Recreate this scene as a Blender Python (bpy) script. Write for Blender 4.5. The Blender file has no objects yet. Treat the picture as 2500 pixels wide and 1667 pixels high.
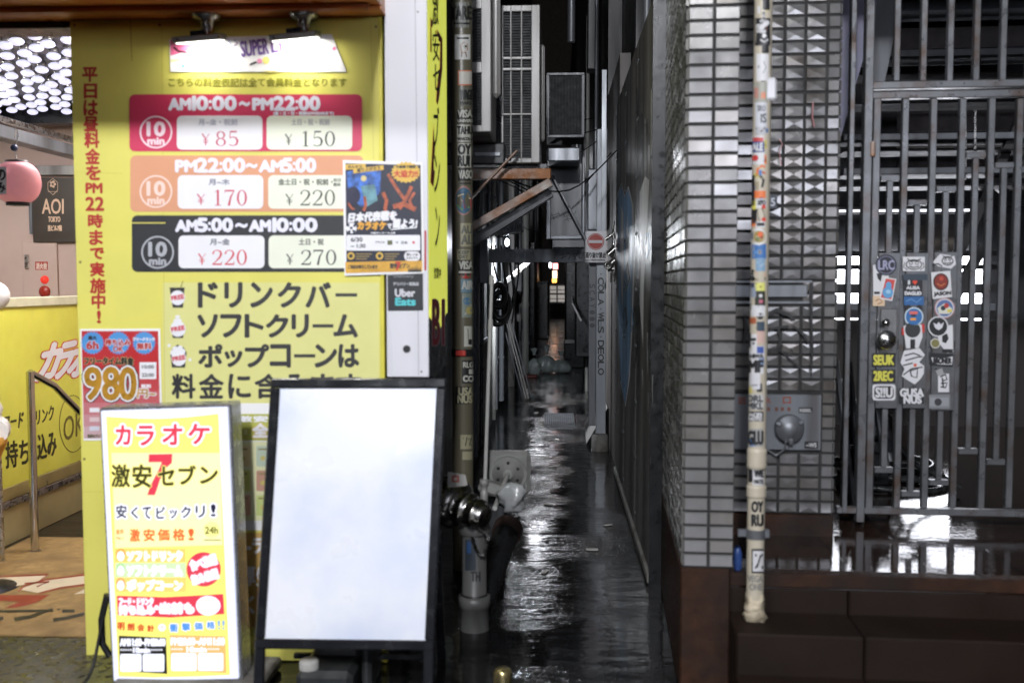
import bpy, math, random
from mathutils import Vector as V, Matrix, Euler
from mathutils.geometry import tessellate_polygon
sc = bpy.context.scene
COL = sc.collection
R = math.radians
# ------------------------------------------------------------------ camera
F = 2430.6                                  # focal length in photo pixels (35 mm on a 36 mm frame, 2500 px)
PITCH, YAW, EYE = R(3.38), R(2.52), 1.47
CP = V((0, 0, EYE))
cam = bpy.data.cameras.new('camera'); camo = bpy.data.objects.new('camera', cam)
COL.objects.link(camo); sc.camera = camo
camo.location = CP; camo.rotation_euler = (math.pi/2 - PITCH, 0, YAW)
cam.lens = 35; cam.sensor_width = 36; cam.clip_start = .05; cam.clip_end = 400
cam.dof.use_dof = True; cam.dof.focus_distance = 8.2; cam.dof.aperture_fstop = 2.4
# ------------------------------------------------------------------ world, exposure
w = bpy.data.worlds.new('World'); sc.world = w; w.use_nodes = True
nt = w.node_tree; bg = nt.nodes['Background']
sky = nt.nodes.new('ShaderNodeTexSky'); sky.sky_type = 'NISHITA'; sky.sun_disc = False
sky.sun_elevation = R(-1.5); sky.sun_rotation = R(180)
nt.links.new(sky.outputs[0], bg.inputs[0]); bg.inputs[1].default_value = .12
sc.view_settings.view_transform = 'Standard'; sc.view_settings.look = 'None'
sc.view_settings.exposure = 0; sc.view_settings.gamma = 1
sc.render.engine = 'CYCLES'
sc.cycles.use_denoising = True
sc.cycles.max_bounces = 8; sc.cycles.sample_clamp_indirect = 6; sc.cycles.sample_clamp_direct = 0
sc.cycles.caustics_reflective = False; sc.cycles.caustics_refractive = False

# ------------------------------------------------------------------ pixel rays (photo pixels -> real points)
cF = V((-math.sin(YAW)*math.cos(PITCH), math.cos(YAW)*math.cos(PITCH), -math.sin(PITCH)))
cR = V((math.cos(YAW), math.sin(YAW), 0)); cU = cR.cross(cF)
def ray(px, py): return cF*F + cR*(px-1250) - cU*(py-833.5)
def hit(px, py, p0, n):
    d = ray(px, py); return CP + d*((p0-CP).dot(n)/d.dot(n))
def at(px, py, Y): return hit(px, py, V((0, Y, 0)), V((0, 1, 0)))
def atx(px, py, X): return hit(px, py, V((X, 0, 0)), V((1, 0, 0)))
def atz(px, py, z=0): return hit(px, py, V((0, 0, z)), V((0, 0, 1)))
# the tiled building on the right stands turned 3 degrees to the alley
RC = V((.457, 3.5, 0)); RM = Matrix.Translation(RC) @ Matrix.Rotation(R(-3.0), 4, 'Z') @ Matrix.Translation(-RC)
RI = RM.inverted(); I4 = Matrix.Identity(4)
RN = (RM.to_3x3() @ V((0, -1, 0)))
def rplane(yl): return RM @ V((.457, yl, 0))
def atr(px, py, yl): return RI @ hit(px, py, rplane(yl), RN)       # local coords of the right building

# ------------------------------------------------------------------ objects
ORG = {}
def link(o, parent, origin):
    COL.objects.link(o)
    ORG[o.name] = V(origin)
    if parent is not None:
        o.parent = parent; o.location = V(origin) - ORG[parent.name]
    else: o.location = V(origin)
    return o
def tag(o, label=None, cat=None, group=None, kind=None):
    if label: o['label'] = label
    if cat: o['category'] = cat
    if group: o['group'] = group
    if kind: o['kind'] = kind
    return o
def thing(name, label, cat, loc, group=None):
    return tag(link(bpy.data.objects.new(name, None), None, loc), label, cat, group)
def kids(o): return [c for c in bpy.data.objects if c.parent == o]
def dup(o, loc=None, parent=None, label=None, group=None, rz=0):
    ch = kids(o); c = o.copy(); COL.objects.link(c); c.parent = parent
    if loc is not None: c.location = V(loc)
    if rz: c.rotation_euler.z += rz
    if label: c['label'] = label
    if group: c['group'] = group
    for k in ch: dup(k, None, c)
    return c

# ------------------------------------------------------------------ materials
MATS = {}
def srgb(r, g, b):
    f = lambda c: ((c/255+.055)/1.055)**2.4 if c > 10 else c/255/12.92
    return (f(r), f(g), f(b))
def mat(name, rgb, rough=.55, metal=0, var=.12, scale=9, bump=0, bscale=60, emit=0, ecol=None, dirt_or_shade=None, spec=.5, rvar=.12, coat=0, streak=False):
    m = bpy.data.materials.new(name); m.use_nodes = True; n = m.node_tree.nodes; l = m.node_tree.links
    b = n['Principled BSDF']; b.inputs['Metallic'].default_value = metal; b.inputs['Roughness'].default_value = rough
    b.inputs['Specular IOR Level'].default_value = spec; b.inputs['Coat Weight'].default_value = coat
    c = (*rgb, 1); b.inputs['Base Color'].default_value = c
    if emit:
        b.inputs['Emission Color'].default_value = (*(ecol or rgb), 1); b.inputs['Emission Strength'].default_value = emit
    tc = n.new('ShaderNodeTexCoord'); src = tc.outputs['Object']
    if streak:
        mp = n.new('ShaderNodeMapping'); mp.inputs['Scale'].default_value = (1, 1, .12); l.new(src, mp.inputs[0]); src = mp.outputs[0]
    if var:
        t = n.new('ShaderNodeTexNoise'); t.inputs['Scale'].default_value = scale; t.inputs['Detail'].default_value = 5; l.new(src, t.inputs[0])
        mr = n.new('ShaderNodeMapRange'); mr.inputs[1].default_value = .3; mr.inputs[2].default_value = .7
        mr.inputs[3].default_value = 1-var; mr.inputs[4].default_value = 1+var; l.new(t.outputs[0], mr.inputs[0])
        mx = n.new('ShaderNodeMix'); mx.data_type = 'RGBA'; mx.blend_type = 'MULTIPLY'; mx.inputs[0].default_value = 1
        mx.inputs[6].default_value = c; l.new(mr.outputs[0], mx.inputs[7]); out = mx.outputs[2]
        if dirt_or_shade:
            t2 = n.new('ShaderNodeTexNoise'); t2.inputs['Scale'].default_value = dirt_or_shade[2]; t2.inputs['Detail'].default_value = 8; l.new(src, t2.inputs[0])
            m2 = n.new('ShaderNodeMapRange'); m2.inputs[1].default_value = 1-dirt_or_shade[1]-.12; m2.inputs[2].default_value = 1-dirt_or_shade[1]+.12; l.new(t2.outputs[0], m2.inputs[0])
            mx2 = n.new('ShaderNodeMix'); mx2.data_type = 'RGBA'; l.new(m2.outputs[0], mx2.inputs[0]); l.new(out, mx2.inputs[6]); mx2.inputs[7].default_value = (*dirt_or_shade[0], 1)
            out = mx2.outputs[2]
        l.new(out, b.inputs['Base Color'])
        r2 = n.new('ShaderNodeMapRange'); r2.inputs[1].default_value = .3; r2.inputs[2].default_value = .7
        r2.inputs[3].default_value = max(.02, rough-rvar); r2.inputs[4].default_value = min(1, rough+rvar)
        t3 = n.new('ShaderNodeTexNoise'); t3.inputs['Scale'].default_value = scale*2.3; t3.inputs['Detail'].default_value = 4; l.new(src, t3.inputs[0])
        l.new(t3.outputs[0], r2.inputs[0]); l.new(r2.outputs[0], b.inputs['Roughness'])
    if bump:
        t4 = n.new('ShaderNodeTexNoise'); t4.inputs['Scale'].default_value = bscale; t4.inputs['Detail'].default_value = 4; l.new(src, t4.inputs[0])
        bp = n.new('ShaderNodeBump'); bp.inputs['Strength'].default_value = bump; bp.inputs['Distance'].default_value = .01
        l.new(t4.outputs[0], bp.inputs['Height']); l.new(bp.outputs[0], b.inputs['Normal'])
    MATS[name] = m; return m
def ink(r, g, b, rough=.5):                      # printed colour, kept by value
    k = f'ink_{r}_{g}_{b}'
    return MATS.get(k) or mat(k, srgb(r, g, b), rough, var=.04, scale=6)
def glow(r, g, b, s=1.0):                        # backlit print
    k = f'glow_{r}_{g}_{b}_{s}'
    if k in MATS: return MATS[k]
    c = srgb(r, g, b); return mat(k, tuple(x*.5 for x in c), .4, var=.03, emit=s, ecol=c)

# ------------------------------------------------------------------ mesh builder
class MB:
    def __init__(s, T=I4): s.v = []; s.f = []; s.m = []; s.sm = []; s.mats = []; s.T = T
    def mi(s, m):
        if m not in s.mats: s.mats.append(m)
        return s.mats.index(m)
    def add(s, vs, fs, m, smooth=False):
        o = len(s.v); k = s.mi(m); s.v += [V(p) for p in vs]
        for f in fs: s.f.append([o+i for i in f]); s.m.append(k); s.sm.append(smooth)
        return s
    def quad(s, a, b, c, d, m): return s.add([a, b, c, d], [(0, 1, 2, 3)], m)
    def obb(s, c, h, M, m, bev=0):
        c = V(c); M = M.to_3x3() if M is not None else Matrix.Identity(3)
        bev = min(bev, min(h)*.9)
        if bev <= 0:
            vs = [c + M @ V((sx*h[0], sy*h[1], sz*h[2])) for sx in (-1, 1) for sy in (-1, 1) for sz in (-1, 1)]
            return s.add(vs, [(0, 1, 3, 2), (4, 6, 7, 5), (0, 4, 5, 1), (2, 3, 7, 6), (0, 2, 6, 4), (1, 5, 7, 3)], m)
        vs = []; ix = {}
        for sx in (-1, 1):
            for sy in (-1, 1):
                for sz in (-1, 1):
                    for a in range(3):
                        p = [sx*(h[0]-bev), sy*(h[1]-bev), sz*(h[2]-bev)]; p[a] = (sx, sy, sz)[a]*h[a]
                        ix[(sx, sy, sz, a)] = len(vs); vs.append(c + M @ V(p))
        fs = []
        for a in range(3):
            b_, c_ = [(1, 2), (2, 0), (0, 1)][a]
            for q in (-1, 1):
                loop = []
                for (u, w_) in ((-1, -1), (1, -1), (1, 1), (-1, 1)):
                    k = [0, 0, 0]; k[a] = q; k[b_] = u; k[c_] = w_; loop.append(ix[(*k, a)])
                fs.append(loop if q > 0 else loop[::-1])
        for a in range(3):
            b_, c_ = [(1, 2), (2, 0), (0, 1)][a]
            for u in (-1, 1):
                for w_ in (-1, 1):
                    def g(q, fa):
                        k = [0, 0, 0]; k[a] = q; k[b_] = u; k[c_] = w_; return ix[(*k, fa)]
                    f = [g(-1, b_), g(1, b_), g(1, c_), g(-1, c_)]
                    fs.append(f if u*w_ < 0 else f[::-1])
        for sx in (-1, 1):
            for sy in (-1, 1):
                for sz in (-1, 1):
                    f = [ix[(sx, sy, sz, a)] for a in range(3)]
                    fs.append(f if sx*sy*sz > 0 else f[::-1])
        return s.add(vs, fs, m)
    def box(s, x0, x1, y0, y1, z0, z1, m, bev=0):
        return s.obb(((x0+x1)/2, (y0+y1)/2, (z0+z1)/2), (abs(x1-x0)/2, abs(y1-y0)/2, abs(z1-z0)/2), None, m, bev)
    def bar(s, p0, p1, wd, ht, m, up=V((0, 0, 1)), bev=0):
        p0 = V(p0); p1 = V(p1); z = (p1-p0); L = z.length; z.normalize()
        x = V(up).cross(z)
        if x.length < 1e-4: x = V((1, 0, 0)).cross(z)
        x.normalize(); y = z.cross(x); M = Matrix((x, y, z)).transposed()
        return s.obb((p0+p1)/2, (wd/2, ht/2, L/2), M, m, bev)
    def tube(s, pts, r, m, seg=10, rad=None, caps=True, smooth=True):
        pts = [V(p) for p in pts]; n = len(pts); rings = []; ref = None; vs = []
        for i, p in enumerate(pts):
            t = (pts[min(i+1, n-1)] - pts[max(i-1, 0)])
            t = t.normalized() if t.length > 1e-9 else V((0, 0, 1))
            if ref is None:
                ref = V((1, 0, 0)) if abs(t.x) < .9 else V((0, 1, 0))
            x = (ref - t*ref.dot(t)).normalized(); y = t.cross(x); ref = x
            q = rad[i] if rad else r
            vs += [p + (x*math.cos(a) + y*math.sin(a))*q for a in [2*math.pi*k/seg for k in range(seg)]]
        fs = [(i*seg+k, i*seg+(k+1) % seg, (i+1)*seg+(k+1) % seg, (i+1)*seg+k) for i in range(n-1) for k in range(seg)]
        s.add(vs, fs, m, smooth)
        if caps: s.add(vs[:seg], [tuple(range(seg))[::-1]], m); s.add(vs[-seg:], [tuple(range(seg))], m)
        return s
    def lathe(s, prof, c, m, axis=V((0, 0, 1)), seg=24, smooth=True):       # prof: (radius, height)
        c = V(c); z = V(axis).normalized(); x = V((1, 0, 0)) if abs(z.x) < .9 else V((0, 1, 0)); x = (x - z*x.dot(z)).normalized(); y = z.cross(x)
        vs = [c + z*h + (x*math.cos(2*math.pi*k/seg) + y*math.sin(2*math.pi*k/seg))*r for r, h in prof for k in range(seg)]
        fs = [(i*seg+k, i*seg+(k+1) % seg, (i+1)*seg+(k+1) % seg, (i+1)*seg+k) for i in range(len(prof)-1) for k in range(seg)]
        return s.add(vs, fs, m, smooth)
    def ball(s, c, r, m, sc_=(1, 1, 1), seg=16, ring=9):
        c = V(c); vs = [c + V((sc_[0]*r*math.sin(math.pi*i/ring)*math.cos(2*math.pi*k/seg), sc_[1]*r*math.sin(math.pi*i/ring)*math.sin(2*math.pi*k/seg), sc_[2]*r*math.cos(math.pi*i/ring))) for i in range(ring+1) for k in range(seg)]
        fs = [(i*seg+k, (i+1)*seg+k, (i+1)*seg+(k+1) % seg, i*seg+(k+1) % seg) for i in range(ring) for k in range(seg)]
        return s.add(vs, fs, m, True)
    def slab(s, pts, off, m):                       # polygon (3-D) thickened by vector off
        pts = [V(p) for p in pts]; n = len(pts); off = V(off)
        tri = tessellate_polygon([pts])
        s.add(pts + [p+off for p in pts], [tuple(t) for t in tri] + [tuple(n+i for i in t)[::-1] for t in tri] + [(i, (i+1) % n, n+(i+1) % n, n+i) for i in range(n)], m)
        return s
    def build(s, name, parent=None, kind=None, label=None, cat=None, group=None):
        T = s.T; vs = [T @ p for p in s.v]
        mn = V([min(p[i] for p in vs) for i in range(3)]); mxx = V([max(p[i] for p in vs) for i in range(3)])
        o0 = V(((mn.x+mxx.x)/2, (mn.y+mxx.y)/2, mn.z))
        me = bpy.data.meshes.new(name); me.from_pydata([p-o0 for p in vs], [], s.f)
        for m in s.mats: me.materials.append(m)
        me.polygons.foreach_set('material_index', s.m); me.polygons.foreach_set('use_smooth', s.sm); me.update()
        o = bpy.data.objects.new(name, me); link(o, parent, o0)
        return tag(o, label, cat, group, kind)

# ------------------------------------------------------------------ flat art drawn in photo pixels and laid on a real surface
GL = {}
def glyph(t):
    if t not in GL:
        c = bpy.data.curves.new('lettering', 'FONT'); c.body = t; c.resolution_u = 3
        o = bpy.data.objects.new('lettering', c); COL.objects.link(o)
        me = bpy.data.meshes.new_from_object(o.evaluated_get(bpy.context.evaluated_depsgraph_get()))
        vs = [(v.co.x, v.co.y) for v in me.vertices]; fs = [tuple(p.vertices) for p in me.polygons]
        bpy.data.objects.remove(o); bpy.data.curves.remove(c); bpy.data.meshes.remove(me)
        x0 = min(v[0] for v in vs); x1 = max(v[0] for v in vs); y0 = min(v[1] for v in vs); y1 = max(v[1] for v in vs)
        GL[t] = ([((x-x0)/max(x1-x0, 1e-6), (y-y0)/max(y1-y0, 1e-6)) for x, y in vs], fs)
    return GL[t]
class Art:
    LAY = .00055
    def __init__(s, mb, p0, n, cyl=None, yoff=0):
        s.mb = mb; s.p0 = V(p0); s.n = V(n).normalized(); s.cyl = cyl; s.inv = mb.T.inverted()
        if (CP - s.p0).dot(s.n) < 0: s.n = -s.n
    def P(s, px, py, lay):
        if s.cyl is None: p = hit(px, py, s.p0, s.n) + s.n*(lay*s.LAY)
        else:
            cx, cy, r = s.cyl; d = ray(px, py); a = d.x*d.x + d.y*d.y; b = -(d.x*cx + d.y*cy); c = cx*cx + cy*cy - (r*.999)**2
            D = b*b - a*c; t = (-b - math.sqrt(max(D, 0)))/a; p = CP + d*t
            q = V((p.x-cx, p.y-cy, 0)).normalized()*(r + lay*s.LAY); p = V((cx+q.x, cy+q.y, p.z))
        return s.inv @ p
    def tri(s, pts, fs, m, lay): s.mb.add([s.P(x, y, lay) for x, y in pts], fs, m)
    def poly(s, pts, m, lay=1):
        t = tessellate_polygon([[V((x, y, 0)) for x, y in pts]]); s.tri(pts, [tuple(q) for q in t], m, lay)
    def rect(s, x0, y0, x1, y1, m, lay=1, r=0, sl=0):
        if s.cyl:
            n = 7; pts = [(x0+(x1-x0)*i/n, y) for y in (y0, y1) for i in range(n+1)]
            s.tri(pts, [(i, i+1, n+2+i, n+1+i) for i in range(n)], m, lay); return
        if r:
            pts = []
            for cx, cy, a0 in ((x1-r, y0+r, -90), (x1-r, y1-r, 0), (x0+r, y1-r, 90), (x0+r, y0+r, 180)):
                pts += [(cx+r*math.cos(R(a0+a)), cy+r*math.sin(R(a0+a))) for a in (0, 30, 60, 90)]
        else: pts = [(x0, y0), (x1, y0), (x1, y1), (x0, y1)]
        if sl: pts = [(x + (y-y0)*sl, y) for x, y in pts]
        s.tri(pts, [tuple(range(len(pts)))], m, lay)
    def quad(s, a, b, c, d, m, lay=1): s.tri([a, b, c, d], [(0, 1, 2, 3)], m, lay)
    def disc(s, cx, cy, rx, m, lay=1, ry=None, n=28):
        ry = ry or rx; s.tri([(cx, cy)] + [(cx+rx*math.cos(2*math.pi*i/n), cy+ry*math.sin(2*math.pi*i/n)) for i in range(n)], [(0, 1+i, 1+(i+1) % n) for i in range(n)], m, lay)
    def star(s, cx, cy, r0, r1, n, m, lay=1, ky=1):
        k = 2*n; s.tri([(cx, cy)] + [(cx+(r1 if i % 2 else r0)*math.cos(2*math.pi*i/k), cy+ky*(r1 if i % 2 else r0)*math.sin(2*math.pi*i/k)) for i in range(k)], [(0, 1+i, 1+(i+1) % k) for i in range(k)], m, lay)
    def ring(s, cx, cy, r, wd, m, lay=1, ry=None, wy=None, n=36):
        ry = ry or r; wy = wd if wy is None else wy; pts = []
        for i in range(n):
            a = 2*math.pi*i/n; pts += [(cx+r*math.cos(a), cy+ry*math.sin(a)), (cx+(r-wd)*math.cos(a), cy+(ry-wy)*math.sin(a))]
        s.tri(pts, [(2*i, 2*((i+1) % n), 2*((i+1) % n)+1, 2*i+1) for i in range(n)], m, lay)
    def stroke(s, pts, wd, m, lay=1):
        n = len(pts); ws = wd if isinstance(wd, (list, tuple)) else [wd]*n; out = []
        for i, (x, y) in enumerate(pts):
            ax, ay = pts[max(i-1, 0)]; bx, by = pts[min(i+1, n-1)]; dx, dy = bx-ax, by-ay; L = math.hypot(dx, dy) or 1
            out += [(x - dy/L*ws[i]/2, y + dx/L*ws[i]/2), (x + dy/L*ws[i]/2, y - dx/L*ws[i]/2)]
        s.tri(out, [(2*i, 2*i+1, 2*i+3, 2*i+2) for i in range(n-1)], m, lay)
    def text(s, t, x0, y0, x1, y1, m, lay=1, bold=0, out=None, rot=0, skew=0, dy=0, n=0):
        vs, fs = glyph(t); cx, cy = (x0+x1)/2, (y0+y1)/2; ca, sa = math.cos(R(rot)), math.sin(R(rot))
        def pos(u, w_):
            x = x0+(x1-x0)*u + skew*(w_-.5)*(y1-y0); y = y1-(y1-y0)*w_ + dy*(u-.5)
            x, y = x-cx, y-cy; return (cx+x*ca-y*sa, cy+x*sa+y*ca)
        base = [pos(u, w_) for u, w_ in vs]
        def ringcopy(r, k, mm, l0):
            for i in range(k):
                a = 2*math.pi*i/k + .3; s.tri([(x+r*math.cos(a), y+r*math.sin(a)) for x, y in base], fs, mm, l0 + .06*i)
        if out:                                     # (material, radius)
            ringcopy(out[1], n or 10, out[0], lay)
            lay += .75
        if bold: ringcopy(bold, 6 if bold > 1.2 else 4, m, lay); lay += .4
        s.tri(base, fs, m, lay)
    def vtext(s, chars, m, lay=1, bold=0, out=None):
        for t, x0, y0, x1, y1 in chars: s.text(t, x0, y0, x1, y1, m, lay, bold, out)
    def num(s, t, x0, y0, x1, y1, m, lay=1, gap=.22):    # high-contrast serif numerals drawn as pen strokes
        n = len(t); wd = (x1-x0)/(n + gap*(n-1)); H = y1-y0
        for i, ch in enumerate(t):
            a = x0 + i*wd*(1+gap); q = lambda u, v: (a+u*wd, y0+v*H); tk, th = .19*wd, .07*wd
            if ch == '0': s.ring(a+wd/2, y0+H/2, wd*.5, tk, m, lay, H*.5, th)
            elif ch == '8':
                s.ring(a+wd/2, y0+H*.26, wd*.42, tk*.85, m, lay, H*.26, th); s.ring(a+wd/2, y0+H*.74, wd*.5, tk, m, lay+.1, H*.27, th)
            elif ch == '1':
                s.stroke([q(.55, 0), q(.55, .97)], tk, m, lay); s.stroke([q(.25, .98), q(.85, .98)], th, m, lay+.1); s.stroke([q(.25, .14), q(.56, .02)], th, m, lay+.2)
            elif ch == '7':
                s.stroke([q(0, .05), q(.95, .05)], th*2.2, m, lay); s.stroke([q(.95, .06), q(.6, .45), q(.42, 1)], [th, tk*.8, tk*1.1], m, lay+.1); s.stroke([q(.05, .02), q(.02, .2)], th, m, lay+.2)
            elif ch == '2':
                s.stroke([q(.08, .27), q(.2, .08), q(.5, .02), q(.82, .1), q(.9, .28), q(.75, .5), q(.35, .78), q(.05, .97)], [tk, th*1.3, th, tk*.8, tk*1.1, tk*.9, th*1.2, th], m, lay)
                s.stroke([q(.03, .95), q(.9, .95), q(.97, .78)], [tk*.7, tk*.8, th], m, lay+.1)
            elif ch == '5':
                s.stroke([q(.2, .03), q(.85, .03)], th*2, m, lay); s.stroke([q(.22, .03), q(.16, .48)], th, m, lay+.1)
                s.stroke([q(.16, .47), q(.45, .38), q(.8, .46), q(.93, .66), q(.82, .9), q(.45, .99), q(.1, .9)], [th, th*1.2, tk*.9, tk*1.2, tk*.9, th, th*1.5], m, lay+.2)
    def yen(s, x0, y0, x1, y1, m, lay=1):
        cx = (x0+x1)/2; ym = y0+(y1-y0)*.45
        s.stroke([(x0, y0), (cx, ym)], 3.2, m, lay); s.stroke([(x1, y0), (cx, ym)], 1.4, m, lay+.1); s.stroke([(cx, ym), (cx, y1)], 3, m, lay+.2)
        for k in (.55, .72): s.stroke([(x0+2, y0+(y1-y0)*k), (x1-2, y0+(y1-y0)*k)], 1.6, m, lay+.3)
def text_once(): pass
# ------------------------------------------------------------------ shared materials
K = srgb
m_lamp = mat('lamp_lens', (.9, .92, 1), .3, var=0, emit=22, ecol=(.86, .9, 1))
m_blens = mat('board_lamp_lens', (.9, .92, 1), .3, var=0, emit=5, ecol=(1, .98, .92))
m_assumed_sign = mat('assumed_sign_glow', (.9, .92, 1), .4, var=.02, emit=11, ecol=(.86, .88, 1.0))
m_black = mat('black_plastic', (.012, .012, .013), .38, var=.2, bump=.05, bscale=300)
m_blackmetal = mat('black_metal', (.018, .019, .021), .33, metal=.4, var=.25, bump=.04)
m_steel = mat('brushed_steel', (.55, .55, .54), .28, metal=1, var=.15, scale=14, bump=.03, bscale=120)
m_polish = mat('polished_steel', (.58, .57, .55), .14, metal=1, var=.05, scale=3, rvar=.04)
m_galv = mat('galvanised_steel', (.17, .18, .195), .42, metal=.55, var=.35, scale=5, bump=.12, bscale=30, dirt_or_shade=((.05, .045, .04), .34, 7), streak=True)
m_greypaint = mat('grey_paint', (.13, .14, .155), .42, var=.25, scale=6, bump=.08, bscale=40, dirt_or_shade=((.05, .04, .035), .3, 9), streak=True)
m_gate = mat('gate_paint', (.135, .14, .148), .34, metal=.5, var=.18, scale=7, bump=.05, bscale=80, dirt_or_shade=((.085, .05, .032), .36, 9))
m_rust = mat('rusty_steel', (.32, .29, .27), .55, metal=.2, var=.3, scale=8, bump=.35, bscale=70, dirt_or_shade=((.23, .085, .02), .52, 6))
m_acwhite = mat('aged_white_casing', (.35, .34, .33), .38, var=.16, scale=4, bump=.06, bscale=25, dirt_or_shade=((.16, .15, .135), .4, 5), streak=True)
m_fin = mat('coil_fins', (.022, .024, .026), .65, metal=.1, var=.2)
m_dark = mat('grimy_wall', (.013, .0135, .0145), .6, var=.4, scale=2.5, bump=.4, bscale=12, dirt_or_shade=((.004, .004, .004), .4, 2), streak=True)
m_dark2 = mat('dark_cladding', (.018, .019, .021), .45, var=.35, scale=3, bump=.2, bscale=14, streak=True)
m_pvc = mat('pvc_pipe', (.42, .42, .40), .4, var=.14, scale=5, dirt_or_shade=((.2, .19, .17), .38, 6), streak=True)
m_cable = mat('cable_rubber', (.012, .012, .012), .45, var=.2)
m_conc = mat('concrete', (.16, .155, .145), .75, var=.25, scale=8, bump=.4, bscale=40, dirt_or_shade=((.05, .04, .03), .4, 6))
m_tile = mat('grey_glazed_tile', (.235, .232, .232), .17, metal=.35, var=.18, scale=5, bump=.035, bscale=16, dirt_or_shade=((.085, .085, .085), .33, 4), rvar=.05)
m_tile2 = mat('grey_relief_tile', (.185, .184, .184), .16, metal=.45, var=.2, scale=5, bump=.03, bscale=18, dirt_or_shade=((.07, .07, .07), .36, 5), rvar=.05)
m_tile_side = mat('grey_side_tile', (.15, .148, .138), .27, metal=.3, var=.22, scale=5, bump=.05, bscale=22, dirt_or_shade=((.07, .07, .065), .38, 4), rvar=.06)
TV = {'grey_glazed_tile': [m_tile, m_tile, mat('grey_glazed_tile_dull', (.19, .186, .182), .25, metal=.3, var=.2, scale=5, bump=.04, bscale=16, dirt_or_shade=((.085, .08, .075), .4, 4), rvar=.05), mat('grey_glazed_tile_warm', (.225, .212, .20), .19, metal=.35, var=.18, scale=6, bump=.035, bscale=14, dirt_or_shade=((.12, .105, .09), .35, 5), rvar=.05)],
      'grey_relief_tile': [m_tile2, m_tile2, mat('grey_relief_tile_dull', (.145, .142, .138), .24, metal=.4, var=.22, scale=5, bump=.04, bscale=18, dirt_or_shade=((.06, .055, .05), .42, 5), rvar=.05), mat('grey_relief_tile_warm', (.175, .165, .155), .18, metal=.4, var=.2, scale=6, bump=.03, bscale=16, dirt_or_shade=((.08, .07, .06), .4, 5), rvar=.05)]}
m_grout = mat('tile_grout', (.018, .018, .018), .8, var=.2)
m_brown = mat('brown_granite', (.036, .0155, .0085), .5, spec=.22, var=.35, scale=22, bump=.12, bscale=90, dirt_or_shade=((.015, .011, .009), .45, 4))
m_cream = mat('cream_pole_paint', (.47, .425, .335), .38, var=.1, scale=5, bump=.05, bscale=40, dirt_or_shade=((.33, .27, .19), .3, 8), streak=True)
m_yellow = mat('yellow_board', (.70, .655, .135), .48, var=.05, scale=3, bump=.03, bscale=8, dirt_or_shade=((.62, .58, .125), .4, 2.2))
m_white = mat('white_panel', (.66, .66, .70), .35, var=.05, scale=3, bump=.02, bscale=10, dirt_or_shade=((.52, .52, .55), .35, 3), streak=True)
m_paper = mat('white_paper', (.82, .82, .82), .5, var=.03)
m_cyan = ink(80, 190, 195)

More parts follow.
